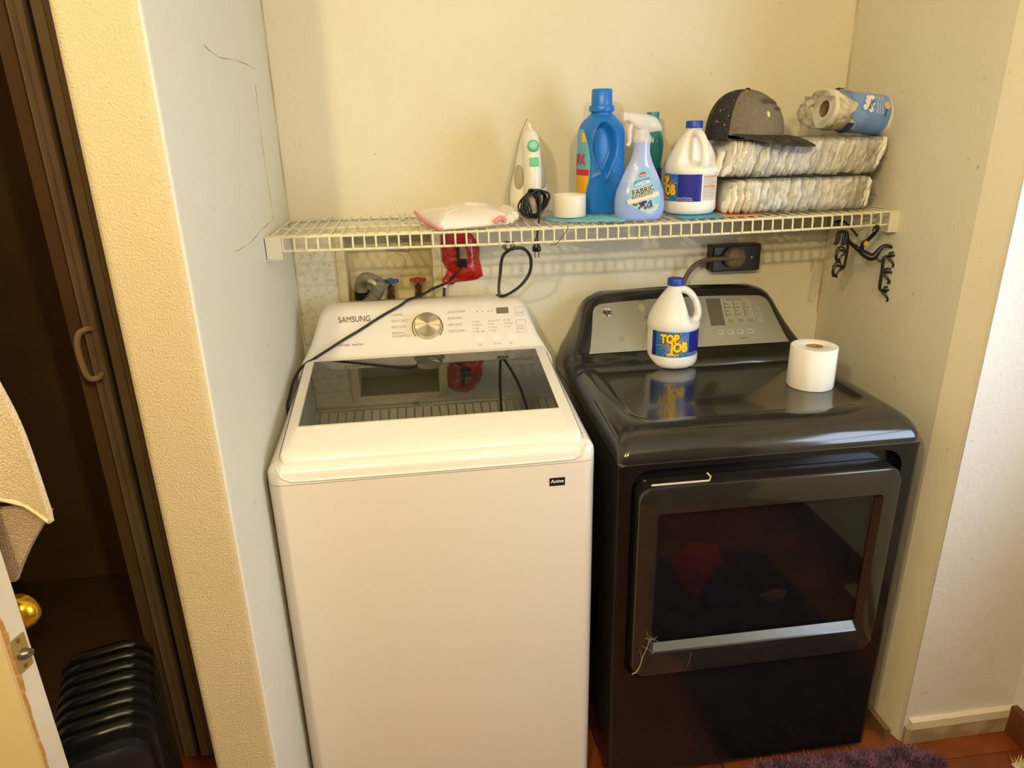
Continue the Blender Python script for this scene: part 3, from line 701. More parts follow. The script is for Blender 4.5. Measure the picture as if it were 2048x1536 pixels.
for x in (.30, .75, 1.2): obj('wall_clip', box(x-.006, x+.006, -.018, 0, 1.326, 1.344), m_brk, SH, smooth=0, bevel=.002)

# ---------------------------------------------------------------- things on the shelf
def place(x, y): return (x, y, deck(x, y)+.0005)

# folded white cloth with a pink edge
fc = thing('folded_cloth', 'white terry cloth with pink hem folded flat on the left of the wire shelf', 'cloth', place(.46, -.21), local=True)
OUT = [(-.125, .10), (-.112, .06), (-.098, -.02), (-.075, -.115), (-.06, -.118), (-.01, -.105), (.05, -.085), (.105, -.05), (.112, -.01), (.10, .06), (.07, .11), (.0, .12), (-.06, .115)]
def cloth_loft(out, prof):
    n = len(out); S = spline([(p[0], p[1], 0) for p in out+[out[0]]], 4)[:-1]
    cx = sum(p.x for p in S)/len(S); cy = sum(p.y for p in S)/len(S)
    return loft([[(cx+(p.x-cx)*s, cy+(p.y-cy)*s, z*(1+.25*nz((p.x*9, p.y*9, z*30)))+extra(p.x, p.y)*t) for p in S] for s, z, t in prof])
def extra(x, y): return .030*max(0, 1-((x-.02)/.09)**2)*max(0, 1-((y-.03)/.11)**2)+.006*nz((x*20, y*20, 4))
obj('folded_stack', cloth_loft(OUT, [(.97, 0, 0), (1, .004, 0), (.995, .010, .1), (.95, .018, .4), (.8, .027, .8), (.55, .033, 1), (.25, .036, 1.2), (.05, .037, 1.25)]), m_cloth, fc, smooth=70)
obj('pink_hem', tube([(-.126, .10, .018), (-.120, .06, .016), (-.112, .03, .010), (-.100, -.03, .008), (-.086, -.08, .006), (-.075, -.118, .004), (-.066, -.120, .005)], .0042, 6, smooth=4), m_pink, fc)
for i, (x, y, z, r) in enumerate(((.100, -.055, .012, .011), (.112, -.035, .016, .011), (.085, -.072, .010, .009))):
    obj('rolled_fold', tube([(x, y, z), (x+.004, y+.05, z+.004), (x-.01, y+.11, z+.006)], r, 10, smooth=3), m_cloth, fc)
obj('pink_corner', tube([(.058, -.088, .010), (.074, -.085, .020), (.082, -.080, .012)], .006, 6, smooth=3), m_pink, fc)

# clothes iron
ir = thing('clothes_iron', 'white clothes iron with green dial standing on its heel on the shelf', 'iron', place(.628, -.14), rot=(R_(-4), 0, R_(0)), local=True)
def tear(w, h, n=40, z0=0, sharp=1.0):
    P = []
    for k in range(n):
        a = 2*PI*k/n
        t = (1-math.cos(a))/2      # 0 at heel, 1 at tip
        zz = h*t
        ww = w*(math.sin(PI*min(1, (t*.62+.19)))**1.0 if 0 else (1-t**2.1)**.85)*(.86+.14*math.sin(PI*min(t*2, 1)))
        if t < .06: ww *= .80+.20*(t/.06)**.5
        P.append((ww*(1 if a < PI else -1), z0+zz))
    return P
def plate(y, w, h, z0): return [(x, y, z) for x, z in tear(w, h, z0=z0)]
obj('sole_plate', loft([plate(.034, .050, .232, .0), plate(.026, .052, .236, -.0), plate(.024, .051, .234, .0)]), mat('sole_steel', '9a9486', .25, metal=1), ir, smooth=50)
obj('sole_edge', loft([plate(.0245, .0525, .2365, 0), plate(.021, .0528, .237, 0), plate(.020, .052, .236, 0)]), mat('dark_edge', '3a382f', .4), ir, smooth=50)
obj('body', loft([plate(.0205, .052, .235, 0), plate(.010, .0515, .233, 0), plate(-.006, .048, .224, .001), plate(-.018, .040, .20, .002), plate(-.024, .028, .16, .003)]), m_irn, ir, smooth=70)
obj('handle', tube([(0, -.012, .205), (0, -.034, .185), (0, -.050, .155), (0, -.056, .11), (0, -.054, .07), (0, -.045, .035), (0, -.02, .012)], lambda t: .0185+.003*math.sin(t*PI)-.006*(t < .1), 16, smooth=5), m_irn, ir, smooth=70)
obj('heel', loft([[(x*1.0, y, z) for x, y, _ in rrect(-.044, .044, -.052, .02, (.006, .006, .03, .03), 6)] for z in (0, .008, .02)]), m_irn, ir, bevel=.003)
for s in (-1, 1):
    obj('side_recess', xf(lathe([(.001, .003), (.014, .0025), (.0165, .001), (.017, 0)], 24), Matrix.Translation((s*.030, -.0185, .095)) @ Matrix.Rotation(R_(s*28), 4, 'Z') @ Matrix.Rotation(PI/2, 4, 'X') @ Matrix.Diagonal((.75, 1.9, 1, 1))), mat('recess_beige', 'a79e84', .5), ir)
obj('dial', xf(lathe([(.0145, 0), (.0145, .006), (.013, .008), (.0105, .008), (.010, .0065), (.001, .0065)], 28), Matrix.Translation((0, -.0655, .168)) @ Matrix.Rotation(R_(68), 4, 'X')), m_green, ir, label='green temperature dial')
obj('dial_face', xf(lathe([(.0100, 0), (.0098, .0007)], 24), Matrix.Translation((0, -.0718, .1706)) @ Matrix.Rotation(R_(68), 4, 'X')), mat('dial_centre', '8ecfae', .4), ir)
obj('steam_button', xf(box(-.011, .011, -.010, .010, 0, .004), Matrix.Translation((0, -.0765, .132)) @ Matrix.Rotation(R_(84), 4, 'X')), m_green, ir, smooth=0, bevel=.003, label='green steam button')
obj('spray_nozzle', tube([(0, -.014, .222), (0, -.024, .205)], .005, 8), m_irn, ir)

# iron's black cord, bundled in front of it, its plug hanging through the shelf
ic = thing('bundled_cord', 'black power cord bundled in front of the iron, its plug hanging through the shelf', 'cord', (.625, -.215, 1.34))
rr = random.Random(11); bc = Vector((.622, -.225, 1.378))
pts = []
for k in range(150):
    t = k/150*2*PI
    a = 11*t; b_ = 7.0*t+.6*math.sin(3*t)
    r = .031+.006*math.sin(5*t)
    pts.append(bc+Vector((r*math.cos(a)*(.8+.35*math.sin(b_)), .014*math.sin(b_*1.3+a*.2), (.030+.004*math.sin(3.3*t))*math.sin(a+.5*math.sin(b_)))))
obj('cord_bundle', tube(pts, .0027, 6, smooth=3, flat=.8), m_blkr, ic, smooth=60)
obj('cord_tail', tube([tuple(bc+Vector((.012, -.016, .03))), tuple(bc+Vector((.014, -.02, .0))), (.632, -.249, 1.345), (.626, -.262, 1.32), (.622, -.275, 1.296)], .0028, 6, smooth=4), m_blkr, ic)
pl = obj('plug', loft([[(.621+w*math.cos(a), -.276+w*.7*math.sin(a), z) for a in [2*PI*k/12 for k in range(12)]] for w, z in ((.003, 1.303), (.005, 1.298), (.0065, 1.288), (.0105, 1.281), (.011, 1.273), (.009, 1.270))]), m_blk, ic)
for s in (-1, 1): obj('prong', box(.621+s*.0045-.0008, .621+s*.0045+.0008, -.279, -.273, 1.256, 1.271), m_brass, pl, smooth=0)

# roll of wide white tape and the blue rag beneath it
rg = []
OUTR = [(-.088, .030), (-.075, -.010), (-.040, -.042), (.0, -.050), (.035, -.058), (.070, -.072), (.092, -.078), (.098, -.05), (.086, -.02), (.088, .03), (.04, .055), (-.03, .06), (-.07, .05)]
_e = extra
def extra(x, y): return .0035*nz((x*45, y*45, 4))+.0025*nz((x*90, y*30, 9))
v_ = cloth_loft(OUTR, [(.96, 0, 0), (1.0, .002, 1), (.98, .005, 1), (.85, .0065, 1), (.6, .007, 1), (.35, .0072, .6), (.1, .0072, .4)])
S_ = place(.735, -.24)
v_ = ([(p[0]+S_[0], p[1]+S_[1], (p[2]+S_[2]+.001) if p[1] > -.086 else p[2]+S_[2]) for p in v_[0]], v_[1])
single('blue_rag', 'light blue rag crumpled flat on the shelf under the roll of tape', 'rag', v_, m_rag, smooth=70)
tz = S_[2]+.0095
single('tape_roll', 'roll of wide white tape standing on the blue rag beside the iron', 'tape', lathe([(.0385, 0), (.0395, .0), (.0405, .002), (.0405, .050), (.0400, .052), (.0390, .052), (.0385, .050), (.0385, 0)], 40, (.712, -.225, tz), cap=False), m_tape, smooth=40)

# big blue detergent jug
jg = thing('detergent_jug', 'tall blue plastic detergent jug with screw cap, tallest bottle on the shelf', 'bottle', place(.812, -.135), rotz=R_(15), local=True)
JP = [(0, .050), (.003, .0555), (.012, .058), (.10, .0585), (.14, .0575), (.19, .0575), (.207, .056), (.220, .051), (.231, .043), (.240, .032), (.246, .026), (.249, .0245)]
def sup(a, rx, ry, e=2.8):
    c, s = math.cos(a), math.sin(a); k = (abs(c)**e+abs(s)**e)**(-1/e); return rx*k*c, ry*k*s
def jug_pt(a, z, o=0):
    r = table(JP, z); ry = r*.80 if z < .24 else r*(.80+.2*sstep(.24, .247, z))
    e = 2.8-.8*sstep(.2, .246, z)
    x, y = sup(a, r+o, ry+o, e)
    if y < -.005:
        # teardrop grip recess on the face toward the viewer
        u = (x+.012)/(.026-.010*sstep(.16, .10, z)*0); v = (z-.160)/.064
        wdt = .031*(1-.45*sstep(.16, .10, z)); u = (x+.012+.010*sstep(.20, .10, z)*0)/wdt
        d = u*u+v*v
        y += .026*(1-sstep(.55, 1.12, d))*(1 if o == 0 else 0)
        rim = math.exp(-((d-1.28)/.22)**2); y -= .0022*rim
        # foot swell line
        y -= .0015*math.exp(-((z-.088-.018*(1-(x/.05)**2))/.004)**2)
    if x > .03: 
        v = (z-.155)/.066; w = (y+.008)/.014; x -= .015*(1-sstep(.5, 1.1, v*v+w*w))*(1 if o == 0 else 0)
    return (x, y, z)
zs = [JP[0][0], .0015, .003, .007, .012]+[.012+.23*k/60 for k in range(1, 60)]+[.240, .243, .246, .249]
obj('bottle', loft([[jug_pt(2*PI*k/120, z) for k in range(120)] for z in zs]), m_blue, jg, smooth=75)
obj('collar', lathe([(.024, .247), (.0305, .248), (.0315, .252), (.0315, .258), (.030, .262), (.026, .263)], 36), m_blue, jg)
obj('cap', lathe([(.0262, .262), (.0262, .266), (.0255, .298), (.0235, .3005), (.018, .301)], 36), m_blue, jg)
Q = lambda u, v: jug_pt(u, v, .0008)
A0 = PI
lb = obj('label', rows([(z, A0-.55*math.sin(PI*((z-.03)/.18))**.5-.25, A0+.62*math.sin(PI*((z-.03)/.18))**.45+.10) for z in [.031+.178*k/24 for k in range(25)]], 20, Q), m_lblue, jg, smooth=60, label='sky blue, red and yellow label')
Q2 = lambda u, v: jug_pt(u, v, .0013)
obj('label_yellow', rows([(z, A0-.5, A0+.62*math.sin(PI*((z-.03)/.18))**.45+.06) for z in [.036+.062*k/10 for k in range(11)]], 16, Q2), mat('label_yellow', 'f2b51e', .5), lb, smooth=60)
obj('label_sun', rows([(z, A0+.15, A0+.62*math.sin(PI*((z-.03)/.18))**.45+.06) for z in [.178+.022*k/6 for k in range(7)]], 10, Q2), mat('label_sun', 'f7c630', .5), lb, smooth=60)
obj('label_red', rows([(z, A0-.5, A0+.62*math.sin(PI*((z-.03)/.18))**.45+.06) for z in [.099+.014*k/3 for k in range(4)]], 16, Q2), m_red, lb, smooth=60)
Q3 = lambda u, v: jug_pt(A0+.70+(u/.05), v, .0020)
text('label_letters', 'AJAX', .034, Q3, m_red, lb, u=-.078, v=.126, bold=.0012, sx=.82)

# spray bottle
sb = thing('spray_bottle', 'clear spray bottle of blue fabric refresher with white trigger on the shelf edge', 'bottle', (.876, -.268, deck(.884, -.268)+.0005), rotz=R_(4), local=True)
SP = [(0, .050), (.004, .057), (.02, .0615), (.045, .0625), (.07, .058), (.095, .048), (.115, .038), (.130, .030), (.145, .0235), (.158, .020), (.172, .0195), (.178, .0205), (.190, .0205)]
def spt(a, z, o=0):
    r = table(SP, z)+o; k = .56+.44*sstep(.12, .165, z); x, y = sup(a, r, r*k, 2.2); return (x, y, z)
m_liq = mat('blue_liquid_bottle', '98b2ee', .18, spec=.5, coat=.2, sss=.25)
zs = [0, .001, .004, .01, .02, .03]+[.04+.01*k for k in range(16)]
obj('bottle', loft([[spt(2*PI*k/48, z) for k in range(48)] for z in [z for z in zs if z <= .092]], True, False), m_liq, sb, smooth=70)
obj('empty_shoulder', loft([[spt(2*PI*k/48, z) for k in range(48)] for z in [.09, .10, .11, .115, .12, .13, .14, .15, .158, .165, .172, .178, .190]], False, True), mat('pale_blue_plastic', 'b0c0ee', .15, spec=.6, coat=.3, sss=.25), sb, smooth=70, label='pale blue empty upper part')
m_trig = mat('frosted_white_plastic', 'f0ecea', .25, sss=.2, alpha=.62)
obj('collar', lathe([(.0215, .178), (.0225, .180), (.0225, .190), (.018, .198), (.017, .204), (.0165, .208)], 28), m_trig, sb)
hr = []
for x, zc, w, h_ in ((-.040, .236, .008, .008), (-.036, .236, .0085, .010), (-.030, .233, .010, .014), (-.01, .228, .014, .020), (.008, .224, .0155, .024), (.022, .222, .015, .022), (.034, .220, .012, .018), (.044, .213, .008, .010), (.048, .208, .004, .004)):
    hr.append([(x, w*math.cos(a), zc+h_*math.sin(a)*(1 if math.sin(a) < 0 or x < -.02 else .75)) for a in [2*PI*k/16 for k in range(16)]])
obj('spray_head', loft(hr), m_trig, sb, smooth=60)
obj('nozzle', xf(loft([[(x, y, z) for x, y, _ in rrect(-.0095, .0095, -.0095, .0095, .003, 4)] for z in (0, .010)]), Matrix.Translation((-.040, 0, .237)) @ Matrix.Rotation(-PI/2, 4, 'Y')), m_trig, sb, bevel=.001)
obj('trigger', tube([(-.022, 0, .224), (-.030, 0, .212), (-.031, 0, .196), (-.030, 0, .182), (-.035, 0, .172)], lambda t: .0062-.002*t, 10, smooth=4), m_trig, sb)
def slab_rows(f0, f1, z0, z1, n=16): return [(z0+(z1-z0)*k/n, f0(z0+(z1-z0)*k/n), f1(z0+(z1-z0)*k/n)) for k in range(n+1)]
def sq(u, v, o=.0008):
    # front surface by x
    r = table(SP, v)+o; k = .56+.44*sstep(.12, .165, v); x = max(-r*.995, min(r*.995, u)); y = -r*k*(1-(abs(x)/r)**2.2)**(1/2.2); return (x, y, v)
LL = [(.018, .008), (.024, -.008), (.034, -.028), (.042, -.042), (.052, -.041), (.07, -.036), (.09, -.026), (.11, -.014), (.122, -.005), (.128, .002)]
LR = [(.018, .010), (.022, .028), (.03, .038), (.045, .042), (.06, .041), (.08, .034), (.10, .025), (.115, .016), (.124, .010), (.128, .003)]
sl = obj('label', rows(slab_rows(lambda z: table(LL, z), lambda z: table(LR, z), .018, .128, 22), 14, sq), mat('fabric_label', '86bedc', .4), sb, smooth=60, label='sky blue fabric refresher label')
s2 = lambda u, v: sq(u, v, .0013)
s3 = lambda u, v: sq(u, v, .0019)
tilt = lambda F_, cu, cv, a: (lambda u, v: F_(cu+u*math.cos(a)-v*math.sin(a), cv+u*math.sin(a)+v*math.cos(a)))
T = tilt(s2, -.040, .040, R_(13)); T3 = tilt(s3, -.040, .040, R_(13))
obj('label_lower', rows([(z, table(LL, z)+.001, table(LR, z)-.001) for z in [.019+.020*k/6 for k in range(7)]], 10, s2), mat('label_pale', 'b8cfcb', .5), sl, smooth=60)
obj('label_band', rows([(z, .0, .081) for z in (.0, .0055, .011)], 12, T3), mat('label_cream', 'ead9c4', .5), sl, smooth=60)
for i in range(90):
    r2 = random.Random(i); u = -.030+.050*r2.random(); v = .022+.040*r2.random()+(u+.03)*.2
    if not (.047 < v-(u+.03)*.23 < .078) and table(LL, v)+.004 < u < table(LR, v)-.004 and not (.038 < v-(u+.04)*.23 < .052):
        obj('lavender_sprig', disc2(u, v, .0022+.0018*r2.random(), s2, 6), mat('lavender_ink', ('3a2a4c', '54406c', '2c2438')[i % 3], .6), sl, smooth=0)
s25 = lambda u, v: sq(u, v, .0016)
text('letter_halo', 'FABRIC', .0175, tilt(s25, -.030, .060, R_(13)), mat('halo_cream', 'e6d9c0', .5), sl, bold=.0012, sx=1.0)
text('letter_halo', 'REFRESHER', .0105, tilt(s25, -.031, .0515, R_(13)), mat('halo_cream', 'e6d9c0', .5), sl, bold=.0010, sx=1.02)
text('label_letters', 'FABRIC', .0175, tilt(s3, -.030, .060, R_(13)), m_ink, sl, bold=.0004, sx=1.0)
text('label_letters', 'REFRESHER', .0105, tilt(s3, -.031, .0515, R_(13)), m_ink, sl, bold=.0002, sx=1.02)
obj('brand_plate', rows([(0, 0, .042), (.006, .001, .043), (.0125, .004, .043)], 8, tilt(s2, -.026, .0795, R_(13))), mat('teal_plate', '2f8fb0', .5), sl, smooth=60)
text('label_letters', 'AWESOME', .0095, tilt(s3, -.024, .0805, R_(13)), m_whi, sl, bold=.0003, sx=.88, shear=.1)
text('label_letters', "LA's TOTALLY", .0045, tilt(s3, -.019, .0885, R_(13)), m_whi, sl)
obj('new_flag', rows([(0, 0, .017), (.006, .0015, .017), (.010, .006, .0175)], 5, tilt(s2, -.012, .1015, R_(8))), mat('crimson_flag', 'a83448', .5), sl, smooth=60)
text('label_letters', 'NEW', .0068, tilt(s3, -.0105, .1028, R_(8)), m_whi, sl)
text('label_letters', 'Lavender & Vanilla', .0052, tilt(s3, -.018, .0455, R_(13)), mat('peach_ink', 'd08a78', .6), sl)

# teal bottle behind
tb = thing('teal_bottle', 'slim translucent teal bottle standing behind the spray bottle against the wall', 'bottle', place(.966, -.072), local=True)
m_teal = mat('teal_plastic', '17838c', .18, spec=.5, coat=.4, sss=.15)
obj('bottle', lathe([(.022, 0), (.027, .004), (.028, .02), (.0275, .06), (.026, .095), (.027, .12), (.030, .145), (.031, .165), (.028, .185), (.022, .198), (.017, .205), (.017, .212)], 32), m_teal, tb, smooth=60)
obj('cap', lathe([(.0175, .208), (.0185, .212), (.0185, .222), (.0155, .226), (.0165, .242), (.016, .244)], 24), mat('teal_cap', '1a8f9c', .35), tb)
lb = obj('label', rows([(z, R_(-150), R_(-5)) for z in (.03, .06, .09, .105)], 14, lambda u, v: (.0292*math.cos(u), .0292*math.sin(u), v)), mat('indigo_label', '27328f', .45), tb, smooth=60, label='indigo label')
text('label_number', '17', .018, lambda u, v: (.0300*math.cos(R_(-55)+u/.03), .0300*math.sin(R_(-55)+u/.03), v), m_whi, lb, v=.086)

# bleach jugs
m_jw = mat('white_jug_plastic', 'f2efe8', .38, sss=.15)
m_lb1 = mat('label_blue', '1d74bd', .4); m_lb2 = mat('label_navy', '141f8c', .4); m_ray = mat('ray_orange', 'd8886c', .5); m_olive = mat('letter_shadow', '2a2410', .5)
BP = [(0, .055), (.003, .061), (.010, .0655), (.016, .0665), (.030, .0665), (.033, .0655), (.101, .0655), (.104, .067), (.112, .0675), (.125, .0655), (.140, .060), (.155, .0525), (.170, .0435), (.183, .0345), (.194, .026), (.201, .0205), (.206, .0185), (.212, .018)]
def bpt(a, z, o=0):
    r = table(BP, z)
    a_ = (a+PI) % (2*PI)-PI
    w = (1-sstep(.40, 1.15, abs(a_)))*sstep(.112, .135, z)*(1-sstep(.192, .206, z))
    r *= 1-.70*w
    return ((r+o)*math.cos(a), (r+o)*math.sin(a), z)
def bleach(label, rotz, loc, scale, side=False):
    t = thing('bleach_jug', label, 'jug', loc, rotz=rotz, local=True, scale=scale, group='bleach jugs')
    zs = [0, .0015, .003, .006, .010, .016, .023, .030, .033, .05, .07, .09, .101, .104, .108, .112]+[.112+.1*k/34 for k in range(1, 35)]
    obj('bottle', loft([[bpt(2*PI*k/72, z) for k in range(72)] for z in zs]), m_jw, t, smooth=70)
    obj('handle', tube([(.008, 0, .199), (.024, 0, .197), (.040, 0, .187), (.053, 0, .169), (.0605, 0, .148), (.0610, 0, .130), (.0545, 0, .114)], lambda q: .0105+.0025*abs(q-.5)*2, 14, smooth=5, flat=.8), m_jw, t, smooth=70)
    obj('cap', lathe([(.0195, .209), (.0210, .210), (.0210, .224), (.0200, .2265), (.015, .227)], 36), m_capb, t, smooth=35, label='royal blue screw cap')
    C0 = R_(-94); RL = .0655
    P = lambda u, v, o=.0006: ((RL+o)*math.cos(C0+u/RL), (RL+o)*math.sin(C0+u/RL), v)
    l = obj('label', rows([(z, -.062, .100) for z in (.034, .055, .078, .1005)], 44, P), m_lb1, t, smooth=60, label='blue label with yellow lettering')
    P2 = lambda u, v: P(u, v, .0009)
    obj('label_navy', rows([(z, .042+.003*math.sin(z*300), .0995) for z in (.0345, .055, .078, .100)], 16, P2), m_lb2, l, smooth=60)
    obj('label_navy', rows([(z, -.0615, -.048) for z in (.0345, .055, .078, .100)], 6, P2), m_lb2, l, smooth=60)
    if side:
        obj('directions', rows([(z, .104, .150) for z in (.036, .06, .08, .099)], 14, lambda u, v: P(u, v, .0007)), mat('label_paper', 'd4ccc8', .6), l, smooth=60)
        for zz in (.092, .068): obj('directions_bar', rows([(zz, .105, .149), (zz+.004, .105, .149)], 14, lambda u, v: P(u, v, .0011)), m_ray, l, smooth=60)
        for j in range(10):
            zz = .088-.0048*j
            if abs(zz-.068) > .003: obj('directions_print', rows([(zz, .106, .135+.012*((j*7) % 3)/2), (zz+.0012, .106, .135+.012*((j*7) % 3)/2)], 10, lambda u, v: P(u, v, .0011)), m_inkg, l, smooth=60)
    cu, cv = .0, .068
    for k in range(26):
        a = 2*PI*k/26+.1; r0 = .012; r1 = .030+.012*((k*5) % 3)
        c, s = math.cos(a), math.sin(a)
        r1 = min(r1, (.0315/abs(s) if abs(s) > .01 else 9), (.055/abs(c) if abs(c) > .01 else 9))
        pts = []
        for j in range(6):
            r = r0+(r1-r0)*j/5; w = .0010*(1-j/5)+.0003
            pts.append((P2(cu+r*c-w*s, cv+r*s+w*c), P2(cu+r*c+w*s, cv+r*s-w*c)))
        obj('sun_ray', ([q for pr in pts for q in pr], [(2*j, 2*j+1, 2*j+3, 2*j+2) for j in range(5)]), m_ray, l, smooth=0)
    def word(s, u, v, size, b0):
        P3 = tilt(lambda a_, b_: P(a_, b_, .0014), u, v, R_(3)); P4 = tilt(lambda a_, b_: P(a_, b_, .0022), u, v, R_(3))
        text('label_shadow', s, size, lambda x, y: P3(x+.0006, y-.0006), m_olive, l, bold=b0+.0011, sx=.78, shear=.05)
        text('label_letters', s, size, P4, m_yel, l, bold=b0, sx=.78, shear=.05)
    word('TOP', -.034, .072, .030, .0019); word('JOB', -.008, .049, .033, .0021)
    text('label_letters', 'BLEACH', .0095, lambda a_, b_: P(a_, b_, .0016), m_yel, l, u=-.018, v=.0375, bold=.0003, sx=.9)
    text('label_letters', 'Cleans & Disinfects', .0050, lambda a_, b_: P(a_, b_, .0016), m_whi, l, u=.038, v=.0415)
    text('label_letters', '96 FL OZ (3 QT) 2.84 L', .0042, lambda a_, b_: P(a_, b_, .0016), m_whi, l, u=.038, v=.0365)
    return t
bleach('white bleach jug with blue cap standing on the wire shelf', R_(-80), (1.028, -.205, deck(1.028, -.205)+.0035), .97, True)
bleach('white bleach jug with blue cap standing on top of the charcoal dryer', R_(-12), (1.004, -.206, DT+.0003), 1.03)
# flat printed carton under the jug
fp = thing('flat_packet', 'flat blue and orange packet lying on the shelf under the bleach jug', 'packet', (1.06, -.24, deck(1.06, -.24)), local=True)
obj('blue_half', box(-.085, .025, -.062, .09, .0004, .0028), mat('packet_blue', '3d9fd0', .5), fp, smooth=0, bevel=.0005)
obj('orange_half', box(.0255, .125, -.055, .09, .0004, .0028), mat('packet_orange', 'd98a4c', .5), fp, smooth=0, bevel=.0005, label='orange printed end')

# diaper packs
m_dp = [mat('diaper_white_%d' % i, c, .9, bump=.3, bscale=140, bdist=.002, sss=.4) for i, c in enumerate(('fdf8ee', 'faf4e6', 'fffaf2'))]
m_film = bpy.data.materials.new('clear_film'); m_film.use_nodes = True; nt = m_film.node_tree
for n_ in list(nt.nodes):
    if n_.type != 'OUTPUT_MATERIAL': nt.nodes.remove(n_)
tr = nt.nodes.new('ShaderNodeBsdfTransparent'); gb = nt.nodes.new('ShaderNodeBsdfGlossy'); gb.inputs['Roughness'].default_value = .09
mxs = nt.nodes.new('ShaderNodeMixShader'); fr_ = nt.nodes.new('ShaderNodeFresnel'); fr_.inputs[0].default_value = 1.55
tcn = nt.nodes.new('ShaderNodeTexCoord'); nn_ = nt.nodes.new('ShaderNodeTexNoise'); nn_.inputs['Scale'].default_value = 45; bpn = nt.nodes.new('ShaderNodeBump'); bpn.inputs['Strength'].default_value = 1; bpn.inputs['Distance'].default_value = .012
nt.links.new(tcn.outputs['Object'], nn_.inputs['Vector']); nt.links.new(nn_.outputs['Fac'], bpn.inputs['Height']); nt.links.new(bpn.outputs[0], gb.inputs['Normal']); nt.links.new(bpn.outputs[0], fr_.inputs['Normal'])
fm = nt.nodes.new('ShaderNodeMath'); fm.operation = 'MULTIPLY'; fm.inputs[1].default_value = .8
nt.links.new(fr_.outputs[0], fm.inputs[0]); nt.links.new(fm.outputs[0], mxs.inputs[0]); nt.links.new(tr.outputs[0], mxs.inputs[1]); nt.links.new(gb.outputs[0], mxs.inputs[2])
nt.links.new(mxs.outputs[0], nt.nodes['Material Output'].inputs[0])
def diaper_mesh(seed, mt):
    rings = []
    for k in range(9):
        t = k/8; z = -.5+t; w = (1-abs(z*2)**5)**.35 if abs(z) < .5 else .25
        rg_ = []
        for j in range(24):
            a = 2*PI*j/24; x, y = sup(a, .5*max(w, .3), .5*(.90+.10*w), 3.2)
            x += .26*nz((y*7, z*6, seed), 1, seed)*(1 if abs(y) > .3 else .6); y += .05*nz((x*3, z*8, seed+4), 1, seed)*(1 if y < 0 else 0)
            rg_.append((x, y, z))
        rings.append(rg_)
    me = bpy.data.meshes.new('diaper'); v, f = loft(rings); me.from_pydata(v, [], f); me.materials.append(mt)
    for p in me.polygons: p.use_smooth = True
    return me
dms = [diaper_mesh(i+1, m_dp[i % 3]) for i in range(5)]
def pack(label, loc, L_, D_, H_, n, lean, rotz=0, roty=0, seed=0):
    t = thing('diaper_pack', label, 'diaper pack', loc, rot=(0, roty, rotz), local=True, group='diaper packs stacked on the shelf')
    r3 = random.Random(seed)
    for i in range(n):
        x = -L_/2+.012+(L_-.024)*i/(n-1)
        o = bpy.data.objects.new('diaper', dms[r3.randrange(5)]); col.objects.link(o); o.parent = t
        end = min(i, n-1-i)
        hh = H_*(.80 if end == 0 else .90 if end == 1 else .975)*(1-.03*r3.random())
        o.location = (x, .002*r3.uniform(-1, 1), hh/2+.001+.0015*r3.random()); o.scale = ((L_/n)*2.2, D_*(.93 if end else .85)*(1-.03*r3.random()), hh)
        o.rotation_euler = (r3.uniform(-.03, .03), lean*r3.uniform(.5, 1.2), r3.uniform(-.10, .10))
    rings = []
    for k in range(15):
        a = -PI/2+PI*k/14; s = math.cos(a)**.4 if 0 < k < 14 else .35
        z = H_/2+(H_/2+.001)*math.sin(a)
        ring = []
        for j in range(64):
            b_ = 2*PI*j/64; x, y = sup(b_, (L_/2+.004)*(.95+.05*s), (D_/2+.004)*(.90+.10*s), 5)
            q = .0035*nz((x*28, y*28, z*35), 1, seed+3); ring.append((x+q, y-q, max(z, .0012)))
        rings.append(ring)
    obj('film_bag', loft(rings), m_film, t, smooth=80)
    # loose sealed end of the bag
    V = []; nn2 = 10
    for i in range(nn2+1):
        for j in range(nn2+1):
            u, v = i/nn2, j/nn2
            V.append((L_/2-.002+.022*u, -D_/2*.75+D_*.75*v, H_*.5+(H_*.30)*(v-.5)*(1-u*.2)*.4+.008*nz((u*3, v*7, seed), 1, 2)-.008*u))
    obj('bag_end', (V, [(i*(nn2+1)+j, (i+1)*(nn2+1)+j, (i+1)*(nn2+1)+j+1, i*(nn2+1)+j+1) for i in range(nn2) for j in range(nn2)]), m_film, t, smooth=80)
    return t
pack('lower clear pack of folded white diapers lying directly on the wire shelf', (1.293, -.175, deck(1.29, -.2)+.002), .385, .235, .082, 44, .16, rotz=R_(-2), seed=1)
pack('upper clear pack of folded white diapers carrying the cap and the roll', (1.300, -.165, deck(1.3, -.17)+.087), .435, .225, .088, 50, .30, rotz=R_(-2), seed=2)
ZT = deck(1.3, -.17)+.087+.089

# trucker cap
cp = thing('baseball_cap', 'grey and black mesh baseball cap splashed with paint, on the upper diaper pack', 'cap', (1.160, -.190, ZT+.010), rot=(R_(0), R_(3), R_(-40)), local=True)
m_hg = mat('heather_grey', '776e5c', .9, var='685f4e', vscale=260, bump=.4, bscale=300)
m_mesh = mat('black_mesh', '211f1e', .8, var='34312c', vscale=160, vlo=.5, vhi=.6)
def dome(a, t, o=0):
    # a around, t 0 base .. 1 crown; +X is the front
    z = .104*math.sin(t*PI/2)**.92
    k = math.cos(t*PI/2)**(.72 if math.cos(a) < 0 else .72+.36*math.cos(a))
    fx = .100 if math.cos(a) > 0 else .092
    return ((fx+o)*k*math.cos(a), (.080+o)*k*math.sin(a), z+o*t)
NS = 14
fr0 = R_(97)
obj('front_panels', loft([[dome(-fr0+2*fr0*j/28, t/NS) for j in range(29)] for t in range(NS+1)], False, False, False), m_hg, cp, smooth=70, label='heather grey front panels')
